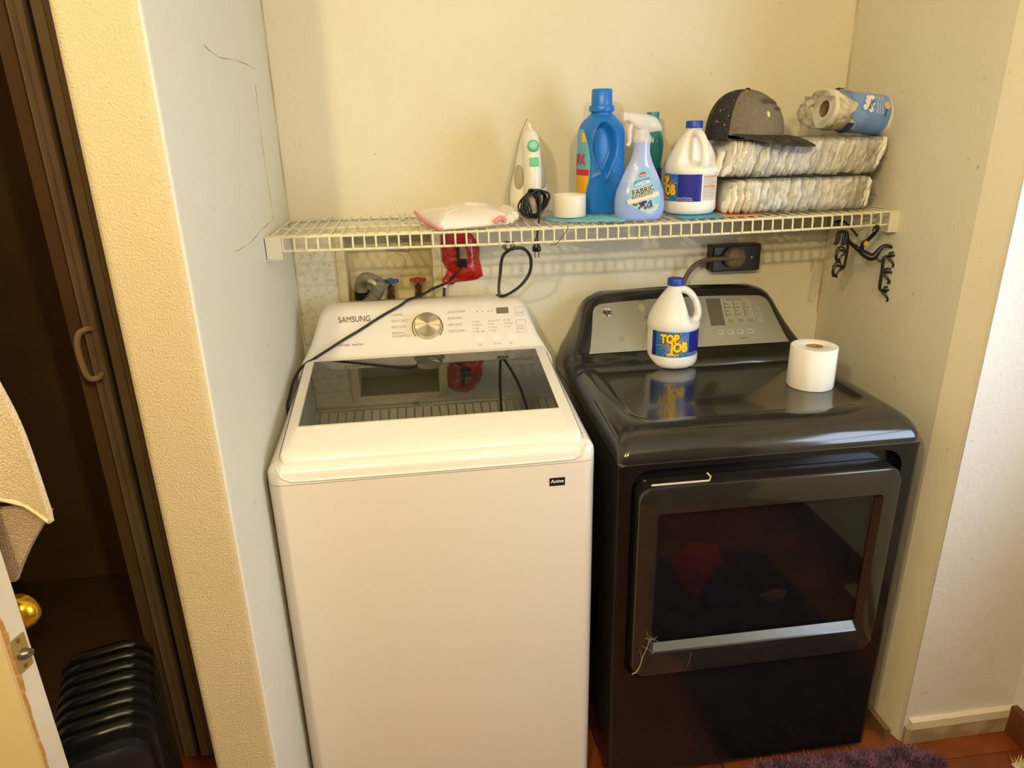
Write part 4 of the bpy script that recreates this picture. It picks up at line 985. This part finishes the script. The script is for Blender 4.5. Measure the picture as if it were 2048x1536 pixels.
obj('mesh_back', loft([[dome(fr0+(2*PI-2*fr0)*j/30, t/NS) for j in range(31)] for t in range(NS+1)], False, False, False), m_mesh, cp, smooth=70, label='black mesh back panels')
obj('back_flap', loft([[dome(fr0+(2*PI-2*fr0)*j/30, 0)[:2]+(z,) for j in range(31)] for z in (0, -.014)], False, False, False), m_mesh, cp, smooth=60)
for a in (fr0, -fr0, 0, PI*.75, -PI*.75): obj('seam_stitch', tube([dome(a, t/12, .0006) for t in range(13)], .0009, 5), m_hg if a == 0 else m_mesh, cp)
obj('button', lathe([(.0065, 0), (.0065, .002), (.004, .0045), (.001, .005)], 14, (0, 0, .1038)), m_mesh, cp)
br = []
for k in range(13):
    t = k/12; ring = []
    for j in range(21):
        s = -1+2*j/20
        a = s*R_(90)
        bx_, by_, _ = dome(a, .0)
        ext = .078*(1-abs(s)**2.4)*t
        ring.append((bx_+ext+(0.0), by_*(1+.05*t), .004-(.014*abs(s)**2*t+.020*t*t)*(1-abs(s)**2.4)))
    br.append(ring)
def thick(grid, th):
    top = grid; bot = [[(x, y, z-th) for x, y, z in r] for r in grid]
    R = len(grid); C_ = len(grid[0]); V = [p for r in top for p in r]+[p for r in bot for p in r]; n = R*C_; F = []
    for i in range(R-1):
        for j in range(C_-1):
            a = i*C_+j; F.append((a, a+1, a+C_+1, a+C_)); F.append((a+n, a+C_+n, a+C_+1+n, a+1+n))
        F.append((i*C_, (i+1)*C_, (i+1)*C_+n, i*C_+n)); e_ = i*C_+C_-1; F.append((e_, e_+n, e_+C_+n, e_+C_))
    for j in range(C_-1):
        F.append((j, j+n, j+1+n, j+1)); e_ = (R-1)*C_+j; F.append((e_, e_+1, e_+1+n, e_+n))
    return V, F
obj('brim', thick(br, .003), mat('black_brim_twill', '2a2721', .8, var='3c382e', vscale=40), cp, smooth=50, label='black brim splashed with white paint')
rp = random.Random(5)
for i in range(16):
    k = rp.randrange(3, 11); j = rp.randrange(2, 12); p = br[k][j]; w, l_ = .002+.003*rp.random(), .004+.009*rp.random(); ang = rp.random()*3
    obj('paint_spot', ([(p[0]+l_*math.cos(q)*math.cos(ang)-w*math.sin(q)*math.sin(ang), p[1]+l_*math.cos(q)*math.sin(ang)+w*math.sin(q)*math.cos(ang), p[2]+.0012) for q in [2*PI*n_/9 for n_ in range(9)]], [tuple(range(9))]), mat('dried_paint', 'd6ccb0', .7), cp, smooth=0)
for i in range(18):
    a = R_(rp.uniform(-170, -100)); t = rp.uniform(.1, .85); r_ = .0005+.0008*rp.random()
    obj('paint_spot', ([dome(a+r_*math.cos(q)/.08, t+1.6*r_*math.sin(q)/.1, .0012) for q in [2*PI*n_/7 for n_ in range(7)]], [tuple(range(7))]), mat('dried_paint', 'b8b09a', .7), cp, smooth=0)
for (a, t, r_) in ((-40, .30, .0045), (-84, .86, .004), (-80, .78, .002)):
    obj('paint_spot', ([dome(R_(a)+r_*math.cos(q)/.09, t+r_*1.2*math.sin(q)/.11, .0012) for q in [2*PI*n_/9 for n_ in range(9)]], [tuple(range(9))]), mat('dried_paint', 'dccfa4', .7), cp, smooth=0)
PC = lambda u, v: dome(R_(-48)+u/.085, v/.14, .0032)
text('cap_letters', 'LEVOLOR', .020, PC, mat('brown_thread', '3a2c1c', .8), cp, u=0, v=.066, bold=.0003, sx=.9)
text('cap_letters', 'WINDOW', .010, PC, mat('brown_thread', '3a2c1c', .8), cp, u=.034, v=.050, bold=.0002)

# paper towel roll in torn blue wrapper
ax = Matrix.Rotation(R_(26), 4, 'Z') @ Matrix.Rotation(R_(6), 4, 'Y')
pr = thing('paper_towel_roll', 'white paper towel roll in torn blue plastic wrapper on the upper diaper pack', 'paper towel', (1.440, -.205, ZT+.006), rot=(0, R_(7), R_(3)), local=True, scale=1.03)
RR = .046
def cyl(x0, x1, r0, r1, n=40, cap0=False, cap1=False, nx=10, wob=0, seed=0):
    return loft([[(x0+(x1-x0)*k/nx+(wob*.0 if k else 0), (r0+(r1-r0)*k/nx+wob*nz((k*.9, math.cos(2*PI*j/n)*2, math.sin(2*PI*j/n)*2), 1, seed))*math.cos(2*PI*j/n), RR+.003+(r0+(r1-r0)*k/nx+wob*nz((k*.9, math.cos(2*PI*j/n)*2, math.sin(2*PI*j/n)*2), 1, seed))*math.sin(2*PI*j/n)) for j in range(n)] for k in range(nx+1)], cap0, cap1)
def annul(x, r0, r1, n=40): return [(x, r*math.cos(2*PI*j/n), RR+.003+r*math.sin(2*PI*j/n)) for r in (r0, r1) for j in range(n)], [(j, (j+1) % n, n+(j+1) % n, n+j) for j in range(n)]
obj('roll', join(cyl(-.083, .083, RR-.001, RR-.001), annul(-.083, .019, RR-.001), annul(.083, .019, RR-.001)), mat('paper_white', 'efe8d8', .9), pr, smooth=40)
obj('core', join(cyl(-.082, .082, .019, .019), cyl(-.082, .082, .0178, .0178)), mat('cardboard', '9a7a4c', .8), pr, smooth=40)
V = []; n = 60; nx = 14; F = []
for k in range(nx+1):
    for j in range(n):
        a = 2*PI*j/n; tear_ = -.044-.024*math.sin(a+.6)+.018*nz((math.cos(a)*3, math.sin(a)*3, 2))+.012*math.sin(5*a)
        x = tear_+(.066-tear_)*k/nx; r = RR+.0012+.0022*max(0, nz((x*40, math.cos(a)*2.5, math.sin(a)*2.5), 1, 5))
        V.append((x, r*math.cos(a), RR+.003+r*math.sin(a)))
for k in range(nx):
    for j in range(n): F.append((k*n+j, k*n+(j+1) % n, (k+1)*n+(j+1) % n, (k+1)*n+j))
m_wrap = mat('blue_wrap', '7aa4ee', .25, spec=.6, coat=.4, var='6690dc', vscale=14)
obj('wrapper', (V, F), m_wrap, pr, smooth=70, label='torn light blue plastic wrapper')
PR = lambda u, v, o=.0045: (u, -(RR+o)*math.sin(v/RR), RR+.003+(RR+o)*math.cos(v/RR))
for (u, v, r_) in ((.004, .040, .008), (-.002, .050, .007), (.010, .050, .008), (.003, .060, .008), (-.008, .062, .006), (.014, .036, .006), (.008, .066, .006)):
    obj('wrapper_emblem', disc2(u, v, r_, lambda a_, b_: PR(a_, b_, .0048), 14), m_whi, pr, smooth=0)
text('wrapper_print', 'soft', .016, lambda u, v: PR(u*.4+v*1.0-.008, .066-u*.9, .0056), mat('wrap_navy', '3a5e9c', .5), pr, u=0, v=.006, bold=.0005)
for i in range(3): text('wrapper_print', 'absorbent sheets', .006, lambda u, v, i=i: PR(.024+v+.007*i, .072-u, .0046), m_whi, pr)
obj('wrapper_picture', disc2(.052, .052, .009, lambda a_, b_: PR(a_, b_, .0046), 16), mat('picture_beige', 'd8bb90', .5), pr, smooth=0)
obj('wrapper_picture', ([PR(.050, .06), PR(.054, .058), PR(.050, .076), PR(.047, .076)], [(0, 1, 2, 3)]), mat('wrap_navy2', '22386c', .5), pr, smooth=0)
for (a0, a1, x0, x1) in ((.6, 1.5, -.055, -.038), (3.7, 4.6, -.040, -.022), (5.2, 5.8, -.05, -.036)):
    obj('navy_edge', rows([(x, a0, a1) for x in (x0, (x0+x1)/2, x1)], 8, lambda u, v: (v, (RR+.005)*math.cos(u), RR+.003+(RR+.005)*math.sin(u))), mat('wrap_navy3', '2a3f86', .4), pr, smooth=60)
# crumpled clear film left of the roll
V = []; F = []; n = 40; nx = 16
for k in range(nx+1):
    for j in range(n):
        a = 2*PI*j/n; t = k/nx; x = -.035-.095*t
        r = (RR+.005)*(1-.35*t**1.5)+.011*nz((t*7, math.cos(a)*2.6, math.sin(a)*2.6), 1, 8)*(.3+t)
        V.append((x+.01*nz((a, t*4, 0), 2, 3), r*math.cos(a), max(.001, RR+.003-.010*t+r*math.sin(a))))
for k in range(nx):
    for j in range(n): F.append((k*n+j, k*n+(j+1) % n, (k+1)*n+(j+1) % n, (k+1)*n+j))
F.append(tuple(nx*n+j for j in range(n)))
obj('loose_film', (V, F), m_film, pr, smooth=80, label='crumpled clear film')

# ---------------------------------------------------------------- things below the shelf
# black clip hanger
hg = thing('clip_hanger', 'black plastic clip drying hanger hooked on the right end of the shelf', 'hanger', (1.485, -.29, 1.12))
m_hb = mat('hanger_black', '151210', .4)
def Hh(vf):
    # the hanger hangs turned: its right side swings toward the room
    out = []
    a = R_(-46); c, s_ = math.cos(a), math.sin(a)
    for x, y, z in vf[0]:
        u, w = x-1.449, y+.285
        if u > 0: u *= 1.18
        k = sstep(0, .02, u); ca_, sa_ = (1-k)+c*k, s_*k
        out.append((1.449+u*ca_-w*sa_, -.285+u*sa_+w*ca_, z-.10*max(0, u)))
    return out, vf[1]
obj('hook', tube([(1.466, -.292, 1.238), (1.460, -.298, 1.256), (1.469, -.305, 1.268), (1.474, -.318, 1.285), (1.470, -.334, 1.300), (1.460, -.345, 1.3075), (1.452, -.350, 1.303), (1.449, -.351, 1.295)], .0048, 8, smooth=5, flat=.8), m_hb, hg)
obj('yellow_tag', xf(box(-.005, .005, -.003, .003, -.006, .006), Matrix.Translation((1.463, -.308, 1.258)) @ Matrix.Rotation(.5, 4, 'Y')), mat('yellow_tag', 'e8a81c', .5), hg, smooth=0, bevel=.001, label='yellow tag')
obj('spreader', Hh(tube([(1.423, -.285, 1.272), (1.433, -.285, 1.259), (1.449, -.285, 1.248), (1.467, -.287, 1.236), (1.485, -.287, 1.229), (1.493, -.285, 1.239), (1.499, -.280, 1.254), (1.508, -.275, 1.262), (1.520, -.270, 1.259), (1.529, -.265, 1.250), (1.532, -.262, 1.238)], lambda t: .0042+.0055*math.exp(-((t-.36)/.14)**2), 10, smooth=4)), m_hb, hg)
obj('left_arm', Hh(tube([(1.426, -.285, 1.266), (1.429, -.285, 1.238), (1.4275, -.285, 1.212), (1.425, -.285, 1.194), (1.418, -.285, 1.190)], .0032, 8, smooth=3)), m_hb, hg)
obj('right_arm', Hh(tube([(1.486, -.285, 1.232), (1.499, -.285, 1.225), (1.507, -.285, 1.224), (1.509, -.284, 1.234), (1.518, -.280, 1.240)], .0032, 8, smooth=3)), m_hb, hg)
obj('right_arm', Hh(tube([(1.508, -.284, 1.230), (1.509, -.284, 1.199), (1.510, -.284, 1.156), (1.516, -.282, 1.149), (1.523, -.280, 1.146)], .0034, 8, smooth=3)), m_hb, hg)
obj('left_hook_bar', Hh(tube([(1.425, -.285, 1.268), (1.418, -.29, 1.284), (1.405, -.292, 1.289), (1.394, -.292, 1.287), (1.390, -.292, 1.278)], .0042, 8, smooth=4)), m_hb, hg)
def clip(x, y, z, s, size=1.0):
    k = .9*size
    Q = lambda a, b, c=0: (x+s*a*k, y+c*k, z+b*k)
    c_ = obj('clip', Hh(join(
        tube([Q(0, 0), Q(.010, .003), (Q(.020, .006)), Q(.027, .0), Q(.030, -.012), Q(.026, -.026)], .0036*size, 6, smooth=3),
        tube([Q(.006, .010, .004), Q(.016, .014, .004), Q(.026, .010, .004), Q(.031, 0, .004)], .0022*size, 6, smooth=3),
        tube([Q(.004, -.004, -.004), Q(.014, -.010, -.004), Q(.020, -.018, -.004), Q(.022, -.028, -.004)], .0030*size, 6, smooth=3),
        tube([Q(.008, .010, 0), Q(.006, 0, 0), Q(.014, -.010, 0)], .0020*size, 5),
        tube([Q(.024, -.018, -.006), Q(.018, -.028, -.006)], .0020*size, 5))), m_hb, hg)
clip(1.427, -.285, 1.236, -1); clip(1.424, -.285, 1.196, -1)
clip(1.512, -.283, 1.238, 1, .95); clip(1.508, -.283, 1.196, 1, .98); clip(1.512, -.283, 1.150, 1, .95)
for (x, z) in ((1.391, 1.278), (1.397, 1.280), (1.409, 1.276), (1.416, 1.276)):
    obj('clip', tube([(x, -.292, z+.008), (x-.001, -.293, z-.008), (x-.003, -.293, z-.022)], .0036, 6, smooth=2), m_hb, hg)
obj('clip', join(tube([(1.440, -.20, 1.30), (1.436, -.20, 1.285)], .003, 6), tube([(1.448, -.20, 1.30), (1.446, -.20, 1.28)], .003, 6), tube([(1.436, -.2, 1.30), (1.452, -.22, 1.302), (1.468, -.26, 1.27)], .003, 6, smooth=3)), m_hb, hg)

# dryer outlet with plug and cord
ol = thing('dryer_outlet', 'black surface-mounted dryer outlet box on the back wall under the shelf', 'outlet', (1.245, 0, 1.14))
obj('outlet_body', box(1.171, 1.318, -.042, 0, 1.147, 1.222), m_blk, ol, smooth=0, bevel=.003)
obj('cover_plate', box(1.174, 1.315, -.045, -.0415, 1.150, 1.219), mat('outlet_face', '1a1614', .35), ol, smooth=0, bevel=.0015)
obj('screw', xf(lathe([(.003, 0), (.0028, .0012)], 12), Matrix.Translation((1.289, -.045, 1.186)) @ Matrix.Rotation(PI/2, 4, 'X')), m_steel, ol)
dcord = thing('power_cable', 'grey-brown dryer cord with round plug pushed into the black outlet', 'cord', (1.15, -.05, .95))
m_dc = mat('grey_brown_vinyl', '6a5a44', .5)
obj('round_plug', xf(lathe([(.030, 0), (.031, .004), (.031, .016), (.028, .024), (.020, .028), (.005, .029)], 32), Matrix.Translation((1.232, -.0455, 1.189)) @ Matrix.Rotation(PI/2, 4, 'X')), m_dc, dcord, smooth=50)
obj('cord', tube([(1.222, -.066, 1.189), (1.200, -.066, 1.189), (1.178, -.062, 1.189), (1.150, -.055, 1.186), (1.128, -.050, 1.178), (1.108, -.046, 1.160), (1.094, -.042, 1.132), (1.083, -.040, 1.095), (1.078, -.035, 1.03), (1.078, -.033, .96)], .0095, 12, smooth=6, flat=.7), m_dc, dcord, smooth=60)

# outlet wrapped in red tape, washer cord coming out of it
ro = thing('taped_outlet', 'wall outlet wrapped in torn red plastic tape above the washer', 'outlet', (.455, 0, 1.14))
RO = [(.402, 1.279), (.425, 1.296), (.455, 1.300), (.480, 1.288), (.497, 1.262), (.506, 1.240), (.504, 1.212), (.508, 1.190), (.5135, 1.160), (.506, 1.158), (.498, 1.152), (.468, 1.148), (.444, 1.147), (.434, 1.146), (.426, 1.140), (.404, 1.144), (.396, 1.152), (.404, 1.163), (.418, 1.172), (.410, 1.190), (.402, 1.205), (.400, 1.24)]
m_tp = mat('red_plastic_tape', 'c41c0a', .22, spec=.6, coat=.4, var='a81408', vscale=30, bump=.6, bscale=55, bdist=.01)
def red():
    cx, cz = .456, 1.222; n = len(RO); H_ = [(cx+.014*math.cos(a)-.004, cz+.012+.024*math.sin(a)) for a in [2*PI*k/n+2.3 for k in range(n)]]
    # order the hole points by matching angle
    def ang(p): return math.atan2(p[1]-cz, p[0]-cx)
    HH = [(cx-.002+.018*math.cos(ang(p)), cz+.004+.030*math.sin(ang(p))) for p in RO]
    rings = []
    for s, d in ((0, .002), (.25, .012), (.5, .022), (.75, .026), (1, .026)):
        rings.append([(p[0]*(1-s)+h[0]*s, -d-.004*nz((p[0]*90, p[1]*90, s*5)) if s else -.002, p[1]*(1-s)+h[1]*s) for p, h in zip(RO, HH)])
    return loft(rings, False, False)
obj('tape_wrap', red(), m_tp, ro, smooth=40, label='torn red plastic tape')
obj('outlet_plate', box(.428, .484, -.022, 0, 1.185, 1.268), mat('tan_outlet', 'c79a74', .5), ro, smooth=0, bevel=.002)
obj('tape_funnel', tube([(.425, -.02, 1.172), (.412, -.025, 1.160), (.399, -.03, 1.150)], lambda t: .018-.011*t, 12, smooth=3), m_tp, ro, smooth=60)
wc = thing('washer_cord', 'black washer power cord draped from the red taped outlet across the control panel', 'cord', (.3, -.1, 1.1))
pp = obj('plug', join(box(.440, .448, -.040, -.018, 1.196, 1.250), box(.446, .468, -.042, -.018, 1.194, 1.216)), m_blk, wc, smooth=0, bevel=.003)
obj('cord', tube([(.452, -.035, 1.195), (.430, -.036, 1.172), (.405, -.034, 1.152), (.370, -.052, 1.142), (.333, -.078, 1.130), (.300, -.108, 1.127), (.279, -.1235, 1.117), (.225, -.143, 1.0935), (.172, -.165, 1.0675), (.133, -.180, 1.050), (.094, -.196, 1.031), (.056, -.215, 1.013), (.030, -.240, 1.003), (.0135, -.28, .985), (.008, -.34, .960), (.003, -.36, .93), (.003, -.36, .80)], .0036, 8, smooth=6), m_blkr, wc, smooth=60)
tc2 = thing('short_cord', 'short black cord with white end hanging below the red taped outlet', 'cord', (.41, -.04, 1.1))
obj('cord', tube([(.403, -.028, 1.142), (.401, -.030, 1.128), (.398, -.035, 1.10), (.396, -.035, 1.05)], .0036, 8, smooth=4), m_blkr, tc2)
obj('white_end', tube([(.405, -.028, 1.153), (.4035, -.028, 1.139)], .005, 8), m_wpl, tc2)
# looped cord tied under the shelf
lc = thing('looped_cord', 'black cord hanging in a teardrop loop from the shelf, tied with wire', 'cord', (.57, -.2, 1.1))
obj('cord', tube([(.566, -.030, 1.05), (.556, -.060, 1.10), (.540, -.150, 1.150), (.534, -.240, 1.212), (.534, -.295, 1.262), (.546, -.325, 1.284), (.562, -.332, 1.290), (.584, -.325, 1.285), (.602, -.30, 1.258), (.606, -.25, 1.212), (.592, -.18, 1.165), (.562, -.11, 1.126), (.542, -.075, 1.118), (.530, -.05, 1.09), (.525, -.03, 1.05)], .0040, 8, smooth=6), m_blkr, lc, smooth=60)
tw_ = []
r4 = random.Random(4)
for k in range(26): tw_.append((.545+.012*math.cos(k*1.9)+.006*r4.uniform(-1, 1), -.334+.008*math.sin(k*2.3), 1.296+.012*math.sin(k*1.9)))
obj('tie_wire', tube(tw_, .0007, 4, smooth=3), mat('dark_wire', '4c4434', .4, metal=.5), lc)
single('loose_wire', 'thin bent wire snagged on the shelf lip right of the iron plug', 'wire', tube([(.640, -.345, 1.296), (.655, -.346, 1.298), (.668, -.345, 1.312), (.682, -.343, 1.330), (.684, -.338, 1.338)], .0009, 5, smooth=4), mat('dark_wire2', '5c5038', .4, metal=.5))

# toilet paper
tpz = DT+.0006
tpp = thing('toilet_paper_roll', 'white toilet paper roll standing on the right of the dryer top', 'toilet paper', (1.278, -.440, tpz), rotz=R_(20), local=True)
m_pp = mat('tissue', 'f4efe6', .9, bump=.3, bscale=200)
n = 64
def wav(a): return .0545+.0004*math.sin(9*a)
obj('roll', loft([[(r_(a)*math.cos(a), r_(a)*math.sin(a), z) for a in [2*PI*k/n for k in range(n)]] for r_, z in ((lambda a: .0205, .001), (lambda a: wav(a)-.001, 0), (wav, .002), (wav, .100), (lambda a: wav(a)-.0015, .102), (lambda a: .0215, .1015), (lambda a: .0205, .1005), (lambda a: .0205, .03))], False, False), m_pp, tpp, smooth=50)
obj('core', join(loft([[(r*math.cos(2*PI*k/32), r*math.sin(2*PI*k/32), z) for k in range(32)] for r, z in ((.0203, .002), (.0203, .0995), (.0193, .0995), (.0193, .002))], False, False), loft([[(.0203*math.cos(2*PI*k/32), .0203*math.sin(2*PI*k/32), z) for k in range(32)] for z in (.001, .002)])), mat('cardboard_core', 'a8854e', .8), tpp, smooth=40)
fl_ = []
for k in range(9):
    a = R_(-62)+R_(34)*k/8; rr_ = .0553+.0022*(k/8)**2
    fl_.append([(rr_*math.cos(a), rr_*math.sin(a), z+(.002*nz((k, z*90, 1)) if z < .05 else 0)) for z in (.004+.006*(k > 6), .03, .06, .0995)])
obj('loose_sheet', thick([[(x, y, z) for x, y, z in r] for r in fl_], .0004), m_pp, tpp, smooth=60)

# purple bath mat
mt_ = thing('bath_mat', 'shaggy purple bath mat on the floor in front of the dryer', 'mat', (1.3, -1.0, 0))
ang = R_(-2); ca, sa = math.cos(ang), math.sin(ang)
def mp(x, y, z): return (1.300+x*ca-y*sa, -1.005+x*sa+y*ca, z)
obj('backing', loft([[mp(x, y, z) for x, y, _ in rrect(-.27+i_, .27-i_, -.60+i_, .285-i_, .09, 8)] for i_, z in ((0, .0005), (0, .006), (.004, .010))]), mat('mat_backing', '3a2834', .9), mt_)
rm = random.Random(9); V = []; F = []
def inside(x, y):
    dx_ = max(abs(x)-.18, 0); yy = y+.1575; dy2 = max(abs(yy)-.3525, 0); return math.hypot(dx_, dy2) < .09
cnt = 0
while cnt < 38000:
    x, y = rm.uniform(-.27, .27), rm.uniform(-.60, .29)
    if not inside(x, y): continue
    a = rm.uniform(0, 2*PI); l_ = rm.uniform(.010, .026); h_ = rm.uniform(.014, .028)+.006*nz((x*14, y*14, 0)); w = .0016
    px, py = -math.sin(a)*w, math.cos(a)*w; i0 = len(V)
    V += [mp(x-px, y-py, .008), mp(x+px, y+py, .008), mp(x+px*.8+l_*.4*math.cos(a), y+py*.8+l_*.4*math.sin(a), .008+h_*.75), mp(x-px*.8+l_*.4*math.cos(a), y-py*.8+l_*.4*math.sin(a), .008+h_*.75), mp(x+l_*math.cos(a), y+l_*math.sin(a), .008+h_)]
    F += [(i0, i0+1, i0+2, i0+3), (i0+3, i0+2, i0+4)]; cnt += 1
me = bpy.data.meshes.new('pile'); M = W2L[mt_.name]; me.from_pydata([tuple(M @ Vector(v)) for v in V], [], F)
me.materials.append(mat('purple_pile', '4a3040', .85, var='7a5468', vscale=26, vlo=.4, vhi=.62))
o = bpy.data.objects.new('pile', me); col.objects.link(o); o.parent = mt_; o['kind'] = 'stuff'
# small white fluffy edge at the right
rm = random.Random(10); V = []; F = []
for i in range(2600):
    x = rm.uniform(1.752, 1.80); y = rm.uniform(-1.35, -.80)
    a = rm.uniform(0, 2*PI); l_ = rm.uniform(.006, .016); h_ = rm.uniform(.01, .03); w = .0015; px, py = -math.sin(a)*w, math.cos(a)*w; i0 = len(V)
    V += [(x-px, y-py, .002), (x+px, y+py, .002), (x+l_*math.cos(a), y+l_*math.sin(a), .002+h_)]; F.append((i0, i0+1, i0+2))
wm = thing('white_mat', 'cream fluffy mat edge beside the brown baseboard at lower right', 'mat', (1.78, -1.0, 0))
obj('backing', box(1.75, 1.806, -1.36, -.80, .0005, .005), m_cloth, wm, smooth=0)
o = obj('pile', (V, F), mat('cream_pile', 'e8d8a8', .9), wm, smooth=0, kind='stuff')
